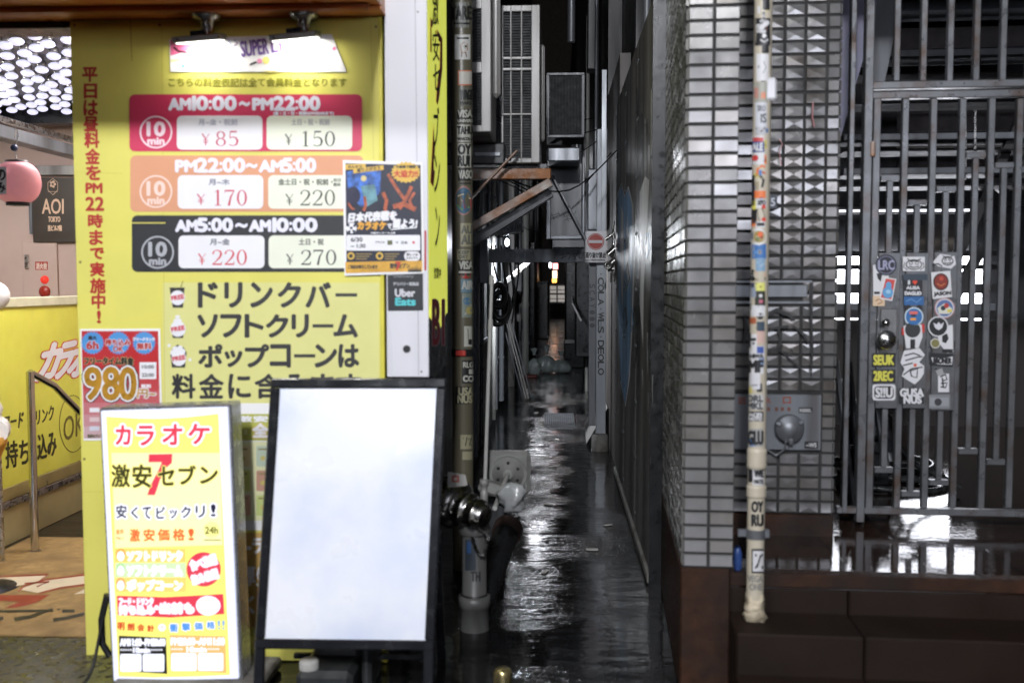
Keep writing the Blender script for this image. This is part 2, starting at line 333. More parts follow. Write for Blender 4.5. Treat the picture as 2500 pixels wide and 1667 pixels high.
def wet(name, base, sx, sy, bump, joints=None, r0=.05, r1=.4):
    m = bpy.data.materials.new(name); m.use_nodes = True; n = m.node_tree.nodes; l = m.node_tree.links; b = n['Principled BSDF']
    tc = n.new('ShaderNodeTexCoord'); mp = n.new('ShaderNodeMapping'); mp.inputs['Scale'].default_value = (sx, sy, 1); l.new(tc.outputs['Object'], mp.inputs[0])
    a = n.new('ShaderNodeTexNoise'); a.inputs['Scale'].default_value = 1.1; a.inputs['Detail'].default_value = 6; l.new(tc.outputs['Object'], a.inputs[0])
    mr = n.new('ShaderNodeMapRange'); mr.inputs[1].default_value = .4; mr.inputs[2].default_value = .62; mr.inputs[3].default_value = r0; mr.inputs[4].default_value = r1
    l.new(a.outputs[0], mr.inputs[0]); l.new(mr.outputs[0], b.inputs['Roughness'])
    c = n.new('ShaderNodeTexNoise'); c.inputs['Scale'].default_value = 6; c.inputs['Detail'].default_value = 8; l.new(tc.outputs['Object'], c.inputs[0])
    mx = n.new('ShaderNodeMix'); mx.data_type = 'RGBA'; l.new(c.outputs[0], mx.inputs[0])
    mx.inputs[6].default_value = (*[v*.45 for v in base], 1); mx.inputs[7].default_value = (*[v*1.5 for v in base], 1)
    col = mx.outputs[2]
    g = n.new('ShaderNodeTexNoise'); g.inputs['Scale'].default_value = 1; g.inputs['Detail'].default_value = 6 if not joints else 4; g.inputs['Roughness'].default_value = .52 if not joints else .62; l.new(mp.outputs[0], g.inputs[0])
    h = g.outputs[0]
    if not joints:
        gr = n.new('ShaderNodeTexNoise'); gr.inputs['Scale'].default_value = 85; gr.inputs['Detail'].default_value = 2; l.new(tc.outputs['Object'], gr.inputs[0])
        gm = n.new('ShaderNodeMapRange'); gm.inputs[1].default_value = .46; gm.inputs[2].default_value = .60; gm.inputs[3].default_value = .02; gm.inputs[4].default_value = .34; l.new(a.outputs[0], gm.inputs[0])
        gp = n.new('ShaderNodeMath'); gp.operation = 'MULTIPLY_ADD'; l.new(gr.outputs[0], gp.inputs[0]); l.new(gm.outputs[0], gp.inputs[1]); l.new(h, gp.inputs[2]); h = gp.outputs[0]
    if joints:
        bk = n.new('ShaderNodeTexBrick'); bk.inputs['Scale'].default_value = 1; bk.inputs['Mortar Size'].default_value = joints[2]; bk.offset = joints[3] if len(joints) > 3 else 0
        bk.inputs['Brick Width'].default_value = joints[0]; bk.inputs['Row Height'].default_value = joints[1]; l.new(tc.outputs['Object'], bk.inputs[0])
        m2 = n.new('ShaderNodeMix'); m2.data_type = 'RGBA'; l.new(bk.outputs['Fac'], m2.inputs[0]); l.new(col, m2.inputs[6]); m2.inputs[7].default_value = (.006, .005, .005, 1); col = m2.outputs[2]
        ad = n.new('ShaderNodeMath'); ad.operation = 'SUBTRACT'; l.new(h, ad.inputs[0]); l.new(bk.outputs['Fac'], ad.inputs[1]); h = ad.outputs[0]
    l.new(col, b.inputs['Base Color'])
    bp = n.new('ShaderNodeBump'); bp.inputs['Distance'].default_value = .02; bp.inputs['Strength'].default_value = bump
    if not joints: mb_ = n.new('ShaderNodeMapRange'); mb_.inputs[1].default_value = .44; mb_.inputs[2].default_value = .58; mb_.inputs[3].default_value = bump*.45; mb_.inputs[4].default_value = bump; l.new(a.outputs[0], mb_.inputs[0]); l.new(mb_.outputs[0], bp.inputs['Strength'])
    l.new(h, bp.inputs['Height']); l.new(bp.outputs[0], b.inputs['Normal'])
    MATS[name] = m; return m
m_ground = wet('wet_asphalt', (.0065, .0067, .007), 3, 9, .62, None, .03, .08)
m_landing = wet('wet_brown_paving', (.026, .015, .011), 12, 26, .045, (.3, .3, .006), .02, .07)
m_riser = wet('brown_step_stone', (.0135, .007, .0045), 12, 12, .2, None, .4, .75)
m_riser.node_tree.nodes['Principled BSDF'].inputs['Specular IOR Level'].default_value = .22

# ------------------------------------------------------------------ ground and assumed street light
MB().quad((-90, -60, 0), (90, -60, 0), (90, 120, 0), (-90, 120, 0), m_ground).build('ground', kind='structure')

def area_lamp(name, loc, size, power, col, target, parent, sy=None, spread=None):
    L = bpy.data.lights.new(name, 'AREA'); L.energy = power; L.color = col; L.size = size
    if sy: L.shape = 'RECTANGLE'; L.size_y = sy
    if spread: L.spread = spread
    o = bpy.data.objects.new(name, L); COL.objects.link(o); o.parent = parent
    o.location = V(loc) - ORG[parent.name]; o.rotation_euler = (V(target)-V(loc)).to_track_quat('-Z', 'Y').to_euler(); return o
def assumed_street_lamp(x, y, h, power, tgt, label):  # assumed lamps out of view, added to light the shop and alley
    t = thing('assumed_street_lamp', label, 'street lamp', (x, y, 0), 'assumed street lamps behind the viewer')
    MB().tube([(x, y, 0), (x, y, .4), (x, y, h), (x, y+.15, h+.2), (x, y+.8, h+.28)], .06, m_greypaint, 12, [.1, .08, .055, .05, .04]).build('pole', t)
    hd = MB().box(x-.16, x+.16, y+.75, y+1.35, h+.22, h+.32, m_greypaint, .03).build('lamp_head', t)
    MB().box(x-.12, x+.12, y+.8, y+1.3, h+.2, h+.219, m_lamp).build('lens', hd)
    area_lamp('assumed_street_light', (x, y+1.05, h+.17), .5, power, (.95, .96, 1), tgt, t)
assumed_street_lamp(-2.3, -3.2, 4.6, 270, (-.9, 3.6, .6), 'assumed grey curved street lamp in front of the karaoke shop')
assumed_street_lamp(-.3, -5.6, 5.4, 900, (.15, 6.5, 1.4), 'assumed grey curved street lamp facing straight into the alley')
# assumed shop across the street: its sign shines in the tiles, lights the alley
t = thing('assumed_shopfront', 'assumed dark shop across the street with one long lit white sign', 'building', (1.5, -7.5, 0))
MB().box(-9, 12, -9, -7, 0, 7.5, m_dark2).build('wall', t)
f = MB().box(-1.3, 4.6, -6.98, -6.7, 2.35, 3.45, m_greypaint, .02).build('sign_case', t)
MB().box(-1.24, 4.54, -6.7, -6.69, 2.41, 3.39, m_assumed_sign).build('assumed_sign_face', f)  # assumed glowing sign, stretched left to light the alley

# ------------------------------------------------------------------ right-hand tiled building
def rx(px, py, yl): return atr(px, py, yl).x
def rz(px, py, yl): return atr(px, py, yl).z
rnd = random.Random(5)
def flat_tiles(mb, o, ux, uy, nrm, nu, nv, pu, pv, m, gap=.007, th=.008, relief=None, uw=None, skip=None, tilt=1):
    """rows of real tiles; o = corner, ux/uy unit vectors, pu/pv pitch"""
    for j in range(nv):
        for i in range(nu):
            if skip and skip(i, j): continue
            wd = (uw[i] if uw else pu); u0 = sum(uw[:i]) if uw else i*pu
            a = o + ux*(u0+gap/2) + uy*(j*pv+gap/2); W = wd-gap; H = pv-gap
            da, db = tilt*rnd.uniform(-.0005, .0005), tilt*rnd.uniform(-.0003, .0003); tl = [-da-db, da-db, da+db, db-da]
            b0 = [a, a+ux*W, a+ux*W+uy*H, a+uy*H]
            c = .003; t0 = [a+ux*c+uy*c, a+ux*(W-c)+uy*c, a+ux*(W-c)+uy*(H-c), a+ux*c+uy*(H-c)]
            top = [p + nrm*(th+k) for p, k in zip(t0, tl)]
            vs = b0 + top; fs = [(0, 1, 5, 4), (1, 2, 6, 5), (2, 3, 7, 6), (3, 0, 4, 7)]
            if relief and (not uw or i in relief):
                sg = 1 if (i+j) % 2 else 1
                q = (t0[0]+t0[2])/2 + ux*rnd.uniform(-.004, .004) + nrm*(th+.002*sg); vs.append(q)
                fs += [(4, 5, 8), (5, 6, 8), (6, 7, 8), (7, 4, 8)]
            else: fs.append((4, 5, 6, 7))
            mb.add(vs, fs, rnd.choice(TV[m.name]) if m.name in TV else m)
X, Y, Z = V((1, 0, 0)), V((0, 1, 0)), V((0, 0, 1))
pxl, pxr = rx(1673, 690, 3.5), rx(1801, 690, 3.5); zb = rz(1735, 1385, 3.5)
NR = 54; PV = .05
t = thing('tiled_pier', 'narrow pier clad in plain grey tiles with brown stone base', 'pier', RM @ V((.55, 3.5, 0)))
c = MB(RM).box(pxl+.004, pxr-.004, 3.504, 4.78, zb-.002, zb+NR*PV, m_grout).build('core', t)
mb = MB(RM); flat_tiles(mb, V((pxl, 3.505, zb)), X, Z, -Y, 2, NR, (pxr-pxl)/2, PV, m_tile); mb.build('front_tiles', t)
mb = MB(RM); flat_tiles(mb, V((pxl+.004, 4.78, zb)), -Y, Z, -X, 14, NR, 1.275/14, PV, m_tile_side, tilt=2.5); mb.build('side_tiles', t)
MB(RM).box(pxl-.006, pxr-.012, 3.497, 4.77, 0, zb-.004, m_brown, .006).build('stone_base', t)

ZW = 4.1
wl, wr = pxr+.001, rx(2043, 690, ZW); wz = rz(1900, 1252, ZW)
t = thing('relief_tile_wall', 'recessed wall of grey tiles with raised diamond relief beside gate', 'wall', RM @ V((.9, ZW, 0)))
MB(RM).box(wl, wr-.004, ZW+.004, ZW+.3, wz, wz+NR*PV, m_grout).build('core', t)
uw = []; x = wl; edges = [rx(p, 690, ZW) for p in (1850, 1907, 1957, 2010, 2043)]
for e in edges: uw.append(e-x); x = e
plz0, plz1 = rz(1900, 1097, ZW), rz(1900, 962, ZW)
slz0, slz1 = rz(1900, 742, ZW), rz(1900, 684, ZW)
def skip(i, j):
    zc = wz+(j+.5)*PV
    return i < 4 and (plz0-.01 < zc < plz1+.01 or slz0-.004 < zc < slz1+.004) and not (i == 3 and slz0-.01 < zc < slz1+.01)
mb = MB(RM); flat_tiles(mb, V((wl, ZW+.005, wz)), X, Z, -Y, 5, NR, .1, PV, m_tile2, relief=(1, 2, 3), uw=uw, skip=skip); mb.build('relief_tiles', t)
mb = MB(RM); flat_tiles(mb, V((wr-.003, ZW, wz)), Y, Z, X, 3, NR, .1, PV, m_tile2); mb.build('edge_tiles', t)
MB(RM).box(wl, wr+.004, ZW-.006, ZW+.3, .37, wz-.003, m_brown, .004).build('skirting', t)
# black spray tag on the wall tiles, laid just proud of the tile peaks
a = MB(RM); A = Art(a, RM @ V((0, ZW-.021, 0)), RN); kk = ink(24, 25, 26)
A.stroke([(1868, 800), (1872, 770), (1895, 757), (1925, 768), (1940, 782)], [7, 9, 10, 9, 6], kk)
A.stroke([(1866, 812), (1895, 800), (1925, 796)], 6, kk, 1.3); A.stroke([(1900, 800), (1906, 830), (1902, 850)], 6, kk, 1.6)
A.stroke([(1935, 795), (1960, 815), (1975, 840)], [4, 7, 5], kk, 1.3); A.stroke([(1860, 855), (1895, 852), (1940, 868), (1930, 850)], 4, kk, 1.9)
A.stroke([(1912, 862), (1935, 882), (1955, 900)], [3, 5, 3], kk, 1.3); A.stroke([(1982, 690), (1981, 780), (1983, 860), (1980, 920)], [8, 6, 7, 3], kk, 1)
A.stroke([(1818, 770), (1822, 800), (1816, 838)], [5, 8, 4], kk, 1); A.stroke([(1985, 250), (1983, 285), (1988, 310)], 4, ink(150, 95, 95), 1)
A.stroke([(1903, 340), (1910, 352), (1902, 372), (1908, 405)], 2.5, ink(150, 95, 95), 1)
a.build('spray_tag', t)
# letter slot
t = thing('letter_slot', 'weathered metal letter slot set in the relief tiles behind pole', 'letter slot', RM @ V((.9, ZW, slz0)))
xa, xb = wl+.002, rx(1983, 715, ZW); mb = MB(RM)
mb.box(xa, xb, ZW-.004, ZW+.003, slz0, slz0+.012, m_galv, .002); mb.box(xa, xb, ZW-.004, ZW+.003, slz1-.012, slz1, m_galv, .002); mb.box(xb-.012, xb, ZW-.0035, ZW+.003, slz0+.013, slz1-.013, m_galv)
mb.build('frame', t)
zm = (slz0+slz1)/2
MB(RM).box(xa, xb-.013, ZW+.0045, ZW+.02, slz0+.013, slz1-.013, m_blackmetal).build('slot_back', t)
MB(RM).bar((xa, ZW-.002, zm+.004), (xb-.02, ZW-.002, zm+.004), .012, .05, m_galv, bev=.003).build('flap', t)
# plate with red letters and capped hose inlet
t = thing('inlet_plate', 'grey plate with faded red letters and a round capped inlet', 'inlet plate', RM @ V((.9, ZW, plz0)))
xb = rx(2004, 1000, ZW)
MB(RM).box(wl+.002, xb, ZW-.012, ZW+.003, plz0, plz1, m_greypaint, .003).build('plate', t)
a = MB(RM); A = Art(a, RM @ V((0, ZW-.0125, 0)), RN)
for ch, x0, y0, x1, y1 in (('送', 1802, 968, 1822, 986), ('水', 1862, 969, 1882, 985), ('口', 1912, 969, 1930, 985)): A.text(ch, x0, y0, x1, y1, ink(120, 55, 40), 1, .8)
for x0 in (1872, 1892, 1906, 1922): A.rect(x0, 994, x0+8, 1003, ink(95, 55, 42), 1)
a.build('lettering', t); a = MB(RM); A = Art(a, RM @ V((0, ZW-.0125, 0)), RN)
A.rect(1950, 994, 1984, 1008, ink(40, 41, 42)); A.text('REBEL', 1953, 998, 1981, 1005, ink(175, 175, 175), 2, .5)
a.build('label', t); a = MB(RM); A = Art(a, RM @ V((0, ZW-.0125, 0)), RN)
A.rect(1964, 1077, 1997, 1094, ink(30, 31, 32)); A.text('~WS', 1968, 1081, 1993, 1091, ink(185, 185, 185), 2, .6)
a.build('label', t)
cpt = atr(1924, 1043, ZW); mb = MB(RM)
mb.lathe([(.0, .06), (.03, .06), (.036, .05), (.052, .048), (.058, .04), (.058, .012)], (cpt.x, ZW, cpt.z), m_galv, -Y, 26)
for k in range(3):
    an = k*2.1+.6; mb.bar((cpt.x+.04*math.cos(an), ZW-.052, cpt.z+.04*math.sin(an)), (cpt.x+.062*math.cos(an), ZW-.048, cpt.z+.062*math.sin(an)), .018, .012, m_galv, Y, .003)
mb.build('inlet_cap', t)
q = lambda x, y, d=.03: atr(x, y, ZW-d)
MB(RM).tube([q(1919, 1078, .05), q(1915, 1097, .035), q(1895, 1112), q(1870, 1095), q(1862, 1060)], .0045, m_galv, 8).build('chain', t)
# address plate
t = MB(RM); p0, p1 = atr(1868, 510, ZW-.02), atr(1897, 476, ZW-.02)
t.box(p0.x, p1.x, ZW-.026, ZW-.018, p0.z, p1.z, mat('dark_blue_plate', (.012, .018, .032), .35))
A = Art(t, RM @ V((0, ZW-.0265, 0)), RN); A.rect(1874, 493, 1879, 496, ink(185, 190, 200)); A.text('5', 1882, 484, 1892, 503, ink(185, 190, 200), 1, .8)
t.build('address_plate', label='small dark blue address plate with white number five', cat='address plate')

# ------------------------------------------------------------------ steps and landing
zl = .436
MB(RM).box(pxr-.01, 5.5, 3.54, 7.6, zl-.05, zl, m_landing).build('landing_paving', kind='structure')
t = tag(link(bpy.data.objects.new('entrance_steps', None), None, RM @ V((1.6, 3.3, 0))), kind='structure')
def step(y0, y1, z0, z1):
    mb = MB(RM); x = pxr-.012; i = 0
    while x < 5.4:
        x2 = x + (.42 if i == 0 else .62) - .004; mb.box(x, x2, y0, y1, z0, z1, m_riser, .006); x = x2+.004; i += 1
    return mb
step(3.542, 3.9, .27, zl-.052).build('riser', t)
step(3.31, 3.8, .10, .298).build('tread', t)
step(3.06, 3.6, 0, .158).build('tread', t)
MB(RM).box(pxr-.012, 5.4, 3.532, 3.6, zl-.046, zl+.003, m_brown, .005).build('nosing', t)

# ------------------------------------------------------------------ gate
ZG = 4.3
def gx(px, py): return rx(px, py, ZG)
def gz(px, py): return rz(px, py, ZG)
t = gate = thing('steel_gate', 'tall grey steel bar gate with stickered lock plates at landing', 'gate', RM @ V((1.5, ZG, zl)))
mb = MB(RM)
def vb(mb, px, wpx, ytop, ybot, ym=None, d=.03, m=m_gate, y=ZG):
    ym = ym or (max(ytop, 0)+ybot)/2; xc = rx(px, ym, y); wd = wpx/2431*y
    mb.box(xc-wd/2, xc+wd/2, y-d/2, y+d/2, rz(px, ybot, y), rz(px, ytop, y), m, .003)
vb(mb, 2117, 19, -260, 1272, 300, .05); vb(mb, 2078, 12, -260, 1250, 300, .04, m_gate)
mb.build('post', gate)
fx0, fx1 = gx(2040, 1250), 3.3
tp = atr(2130, 208, ZG).z
mb = MB(RM); mb.box(gx(2126, 208), fx1, ZG-.02, ZG+.02, rz(2300, 217, ZG), rz(2300, 199, ZG), m_gate, .003)
for px in (2189, 2254, 2319, 2383, 2448, 2512): vb(mb, px, 14, -260, 200, 100, .03)
mb.build('upper_grille', gate)
dr = MB(RM); zt, zt2 = rz(2300, 241, ZG), rz(2300, 223, ZG); zbot, zbot2 = rz(2300, 1256, ZG), rz(2300, 1240, ZG)
dr.box(gx(2125, 232), fx1, ZG-.018, ZG+.018, zt, zt2, m_gate, .003)
dr.box(fx0, fx1, ZG-.0185, ZG+.0185, zbot, zbot2, m_gate, .003)
vb(dr, 2133, 17, 242, 1239, 600, .034)
bars = [(2200, 15), (2268, 15), (2338, 15), (2408, 15), (2476, 15)]
for px, wp in bars: vb(dr, px, wp, 242, 1239, 690, .03)
door = dr.build('door_frame', gate)
xs = [gx(2133, 690)] + [gx(b[0], 690) for b in bars] + [gx(2546, 690)]
sb = MB(RM)
for i, (yu, yl_) in enumerate(((435, 1147), (495, 1204), (463, 1175), (382, 1098), (407, 1123))):
    a_, b_ = xs[i]+.018, xs[i+1]-.018; xm = (a_+b_)/2; zu, zl_ = gz(2200, yu), gz(2200, yl_)
    sb.box(a_, b_, ZG-.012, ZG+.012, zu-.012, zu+.012, m_gate, .002); sb.box(a_, b_, ZG-.012, ZG+.012, zl_-.012, zl_+.012, m_gate, .002)
    sb.box(xm-.012, xm+.012, ZG-.011, ZG+.011, zl_+.012, zu-.012, m_gate, .002)
sb.build('short_bars', gate)
hg = MB(RM); p = atr(2127, 366, ZG); hg.tube([p+V((0, -.022, -.03)), p+V((0, -.022, .03))], .012, m_rust, 10); hg.build('hinge', gate)
plates = []
PP = [((2129, 617), (2192, 996)), ((2200, 617), (2265, 996)), ((2266, 615), (2334, 1001))]
YP = ZG-.022
for i, ((xa, ya), (xb, yb)) in enumerate(PP):
    b = MB(RM); p0, p1 = atr(xa, yb, YP), atr(xb, ya, YP); x0, x1 = xs[i]+.011, xs[i+1]-.011
    b.box(x0, x1, YP-.004, YP+.006, p0.z, p1.z, m_gate, .002); plates.append(b.build('lock_plate', gate))
lk = MB(RM); p0, p1 = atr(2131, 862, YP-.006), atr(2190, 754, YP-.006); lk.box(xs[0]+.022, xs[1]-.022, YP-.012, YP-.0045, p0.z, p1.z, mat('lock_steel', (.2, .2, .2), .35, metal=.8, var=.1, bump=.04), .002); lock = lk.build('lock_case', plates[0])
for px, py, r in ((2157, 787, .018), (2160, 829, .04)):
    p = atr(px, py, YP-.012); MB(RM).lathe([(r*.5, 0), (r*.5, .016), (r, .02), (r, .034), (r*.8, .046), (.001, .05)], p, m_steel, -Y, 24).build('door_knob', lock)
def sticker(pl, fn, off=.006):
    b = MB(RM); fn(Art(b, RM @ V((0, YP-off, 0)), RN)); return b.build('sticker', pl)
wk, kk, gy = ink(205, 205, 208), ink(28, 29, 32), ink(120, 122, 125)
def s1(A):
    A.poly([(2131, 648), (2150, 640), (2170, 668), (2168, 700), (2150, 722), (2132, 722)], wk, .5); A.poly([(2140, 668), (2155, 665), (2150, 688), (2143, 680)], kk, 1)
    A.rect(2134, 712, 2148, 718, kk, 1)
sticker(plates[0], s1)
def s2(A):
    A.disc(2163, 647, 26, ink(32, 34, 46), 2); A.ring(2163, 647, 22, 2, ink(110, 112, 135), 3); A.text('LRC', 2145, 636, 2183, 658, ink(150, 150, 175), 3, 1)
sticker(plates[0], s2)
def s3(A):
    A.quad((2160, 677), (2188, 681), (2178, 735), (2147, 729), ink(215, 215, 215), 4); A.quad((2162, 680), (2185, 683), (2176, 731), (2150, 726), ink(190, 70, 65), 5)
    A.disc(2167, 714, 13, ink(90, 150, 195), 6, 14); A.disc(2169, 697, 7, ink(90, 150, 195), 6.5, 9); A.disc(2168, 712, 6, ink(150, 190, 215), 7.2, 5)
sticker(plates[0], s3)
def s4(A): A.rect(2131, 722, 2160, 747, ink(205, 180, 150), 1); A.stroke([(2137, 735), (2148, 729), (2154, 738), (2143, 742)], 3, ink(160, 110, 75), 2)
sticker(plates[0], s4)
def mk(t, x0, y0, x1, y1, bgc, fg, tx, bold=1.4, pl=0):
    def f(A): A.rect(x0, y0, x1, y1, bgc, 1); A.text(t, tx[0], tx[1], tx[2], tx[3], fg, 2, bold)
    sticker(plates[pl], f)
mk('SEUK', 2130, 862, 2186, 895, kk, ink(200, 195, 75), (2133, 867, 2182, 890))
mk('2REC', 2130, 902, 2186, 934, kk, ink(200, 195, 75), (2133, 906, 2179, 929))
def s7(A):
    A.rect(2130, 938, 2186, 977, wk, 1, r=6); A.rect(2134, 942, 2182, 973, kk, 2, r=9)
    A.text('S!!U', 2138, 946, 2178, 969, ink(200, 200, 203), 3, 1.6)
sticker(plates[0], s7)
def beast(A, cx, cy, w_, h_):
    A.ring(cx, cy, w_*.36, 2.5, kk, 3, h_*.36); A.ring(cx-w_*.13, cy-h_*.1, w_*.08, 1.6, kk, 3.4); A.ring(cx+w_*.13, cy-h_*.1, w_*.08, 1.6, kk, 3.4)
    A.stroke([(cx-w_*.22, cy+h_*.12), (cx, cy+h_*.2), (cx+w_*.22, cy+h_*.12)], 2.5, kk, 3.6); A.stroke([(cx-w_*.3, cy-h_*.4), (cx-w_*.12, cy-h_*.25), (cx+w_*.12, cy-h_*.25), (cx+w_*.3, cy-h_*.4)], 2.5, kk, 3.8)
def s8(A): A.rect(2204, 627, 2258, 662, wk, 1); beast(A, 2231, 646, 56, 36); A.stroke([(2209, 640), (2206, 652), (2216, 659)], 2, kk, 2.2); A.stroke([(2253, 640), (2256, 652), (2246, 659)], 2, kk, 2.2)
sticker(plates[1], s8)
def s9(A):
    A.rect(2205, 669, 2264, 684, ink(50, 62, 75), 1); A.rect(2207, 684, 2252, 724, ink(26, 28, 34), 1.2)
    A.text('I', 2217, 685, 2221, 694, wk, 2, .8); A.disc(2231, 688, 3.4, ink(210, 70, 50), 2); A.disc(2236, 688, 3.4, ink(210, 70, 50), 2.2); A.poly([(2228, 689), (2239, 689), (2233.5, 696)], ink(210, 70, 50), 2.4)
    A.text('ALISA', 2213, 699, 2245, 706, wk, 2, .9); A.text('DAGLID', 2209, 712, 2249, 720, wk, 2, 1)
sticker(plates[1], s9)
def s10(A): A.rect(2207, 724, 2255, 745, ink(45, 95, 150), 1); A.stroke([(2212, 735), (2225, 730), (2238, 738), (2250, 728)], 3, ink(90, 135, 180), 2)
sticker(plates[1], s10)
def s11(A):
    A.disc(2217, 752, 8, kk, 2); A.disc(2244, 752, 8, kk, 2); A.disc(2231, 773, 23, ink(190, 205, 215), 3); A.disc(2231, 773, 20, ink(50, 105, 160), 4)
    A.rect(2220, 760, 2240, 767, ink(215, 105, 95), 5); A.rect(2222, 776, 2236, 782, ink(220, 150, 60), 5); A.disc(2230, 770, 7, ink(30, 40, 60), 4.6, 3)
sticker(plates[1], s11)
def s12(A):
    A.rect(2202, 800, 2212, 818, ink(190, 50, 45), 1); A.rect(2248, 791, 2257, 812, ink(190, 50, 45), 1)
    A.poly([(2206, 795), (2250, 792), (2252, 822), (2242, 850), (2212, 850), (2208, 822)], wk, 2); A.disc(2228, 805, 19, ink(45, 46, 48), 3); A.rect(2222, 828, 2234, 850, kk, 3)
sticker(plates[1], s12)
def s13(A):
    A.poly([(2207, 856), (2245, 850), (2258, 866), (2244, 884), (2256, 893), (2255, 912), (2246, 926), (2233, 938), (2219, 930), (2201, 918), (2208, 900), (2198, 885)], wk, 2)
    for pts in ([(2208, 868), (2230, 862), (2246, 868)], [(2210, 880), (2238, 872), (2252, 870)], [(2205, 915), (2225, 900), (2252, 896)], [(2222, 905), (2240, 900), (2238, 922), (2225, 918), (2222, 905)], [(2204, 892), (2228, 886)]): A.stroke(pts, 3.2, kk, 3)
    A.disc(2234, 891, 4, ink(205, 90, 65), 3.5)
sticker(plates[1], s13)
def s14(A):
    A.rect(2195, 948, 2256, 985, kk, 1); A.text('GUSA', 2198, 949, 2254, 967, wk, 2, 1.5); A.text('NUS', 2207, 967, 2249, 984, wk, 2, 1.5)
sticker(plates[1], s14)
def s15(A): A.poly([(2277, 640), (2295, 620), (2330, 625), (2334, 645), (2322, 656), (2290, 650)], wk, 1); beast(A, 2313, 637, 40, 32); A.stroke([(2276, 647), (2290, 644), (2300, 650)], 3, kk, 2)
sticker(plates[2], s15)
def s16(A):
    A.quad((2273, 665), (2320, 661), (2324, 725), (2277, 730), ink(205, 205, 207), 1); A.disc(2297, 688, 19, ink(40, 22, 18), 2, 21); A.disc(2297, 688, 16, ink(125, 45, 35), 3, 18); A.stroke([(2287, 692), (2297, 698), (2307, 692)], 2.5, ink(190, 110, 60), 4)
    A.disc(2298, 680, 5, ink(180, 70, 55), 4.4); A.text('JASON', 2280, 712, 2321, 723, kk, 2, 1.1, dy=-3)
sticker(plates[2], s16)
def s17(A):
    A.disc(2306, 752, 25, ink(175, 120, 115), 3); A.disc(2306, 752, 23, ink(190, 195, 205), 4); A.disc(2306, 752, 20, ink(85, 105, 150), 5); A.poly([(2288, 752), (2306, 740), (2324, 753), (2318, 766), (2292, 766)], ink(205, 205, 190), 6)
    A.disc(2310, 746, 6, ink(170, 55, 50), 7); A.disc(2302, 752, 6, ink(40, 50, 60), 6.6); A.rect(2312, 755, 2324, 762, ink(205, 190, 80), 7.4)
sticker(plates[2], s17)
def s18(A):
    A.poly([(2290, 800), (2326, 792), (2327, 860), (2312, 862), (2296, 842), (2290, 826)], wk, 1); A.poly([(2300, 818), (2312, 814), (2316, 826), (2309, 838), (2300, 834)], kk, 2); A.rect(2300, 852, 2326, 861, kk, 2)
    A.disc(2290, 797, 25, wk, 3); A.disc(2290, 797, 22, kk, 4); A.poly([(2278, 787), (2286, 792), (2291, 786), (2297, 792), (2304, 786), (2300, 800), (2291, 806), (2282, 800)], ink(205, 205, 210), 5); A.disc(2283, 838, 12, ink(205, 205, 200), 3); A.disc(2283, 838, 10, ink(120, 115, 70), 4)
sticker(plates[2], s18)
def s19(A):
    A.quad((2270, 861), (2328, 864), (2326, 896), (2272, 892), kk, 1); A.poly([(2273, 872), (2300, 875), (2326, 870), (2324, 890), (2290, 889), (2278, 886)], wk, 2); A.text('BRONER', 2279, 874, 2322, 887, kk, 3, 1.3)
sticker(plates[2], s19)
def s20(A):
    A.rect(2290, 912, 2317, 957, wk, 1); A.poly([(2284, 905), (2300, 898), (2305, 915), (2290, 918)], ink(150, 150, 152), 1.6)
    for pts in ([(2295, 920), (2308, 914), (2312, 926), (2300, 930)], [(2297, 936), (2312, 934), (2308, 946), (2296, 944)], [(2300, 922), (2303, 945)]): A.stroke(pts, 3.6, kk, 3)
sticker(plates[2], s20)
def s21(A): A.rect(2268, 963, 2319, 997, gy, 1); A.rect(2270, 970, 2316, 991, ink(140, 142, 146), 2); A.disc(2290, 981, 9, ink(50, 50, 55), 3)
sticker(plates[2], s21)
# ------------------------------------------------------------------ karaoke shop, left
YB = 3.75
def bx(px, py=690): return at(px, py, YB).x
def bz(py, px=600): return at(px, py, YB).z
NB = V((0, -1, 0))
m_soffit = mat('orange_soffit', (.62, .22, .055), .38, var=.12, scale=4, bump=.04, bscale=20, streak=False)
m_soffit2 = mat('dark_orange_trim', (.36, .11, .03), .4, var=.12)
t = thing('shop_building', 'karaoke shop building with orange soffit over the yellow board', 'building', (-3, 4.2, 0))
xr = bx(938)
MB().box(-7.5, xr-.02, 3.86, 4.3, 2.56, 8, m_dark2).build('wall', t)
zs = bz(45, 300)
s = MB(); s.box(-7, xr+.012, 2.9, YB+.02, zs+.01, zs+.09, m_soffit, .004)
s.box(-7, xr+.014, YB-.10, YB+.02, zs-.004, zs+.0095, m_soffit, .003); s.build('soffit', t)
MB().box(-7, xr-.03, YB-.135, YB-.102, zs-.012, zs+.0093, m_soffit2, .003).build('soffit_trim', t)
MB().box(-7, xr+.016, 2.84, 2.898, zs-.03, zs+.5, m_soffit, .004).build('fascia', t)
x0 = bx(187); zlin = bz(66, 100)
MB().box(-7, x0-.004, YB+.02, YB+.16, zlin, zs+.03, m_blackmetal, .004).build('lintel', t)
MB().box(x0+.02, xr-.03, YB+.05, 4.3, 0, 2.56, m_dark2).build('pier_wall', t)

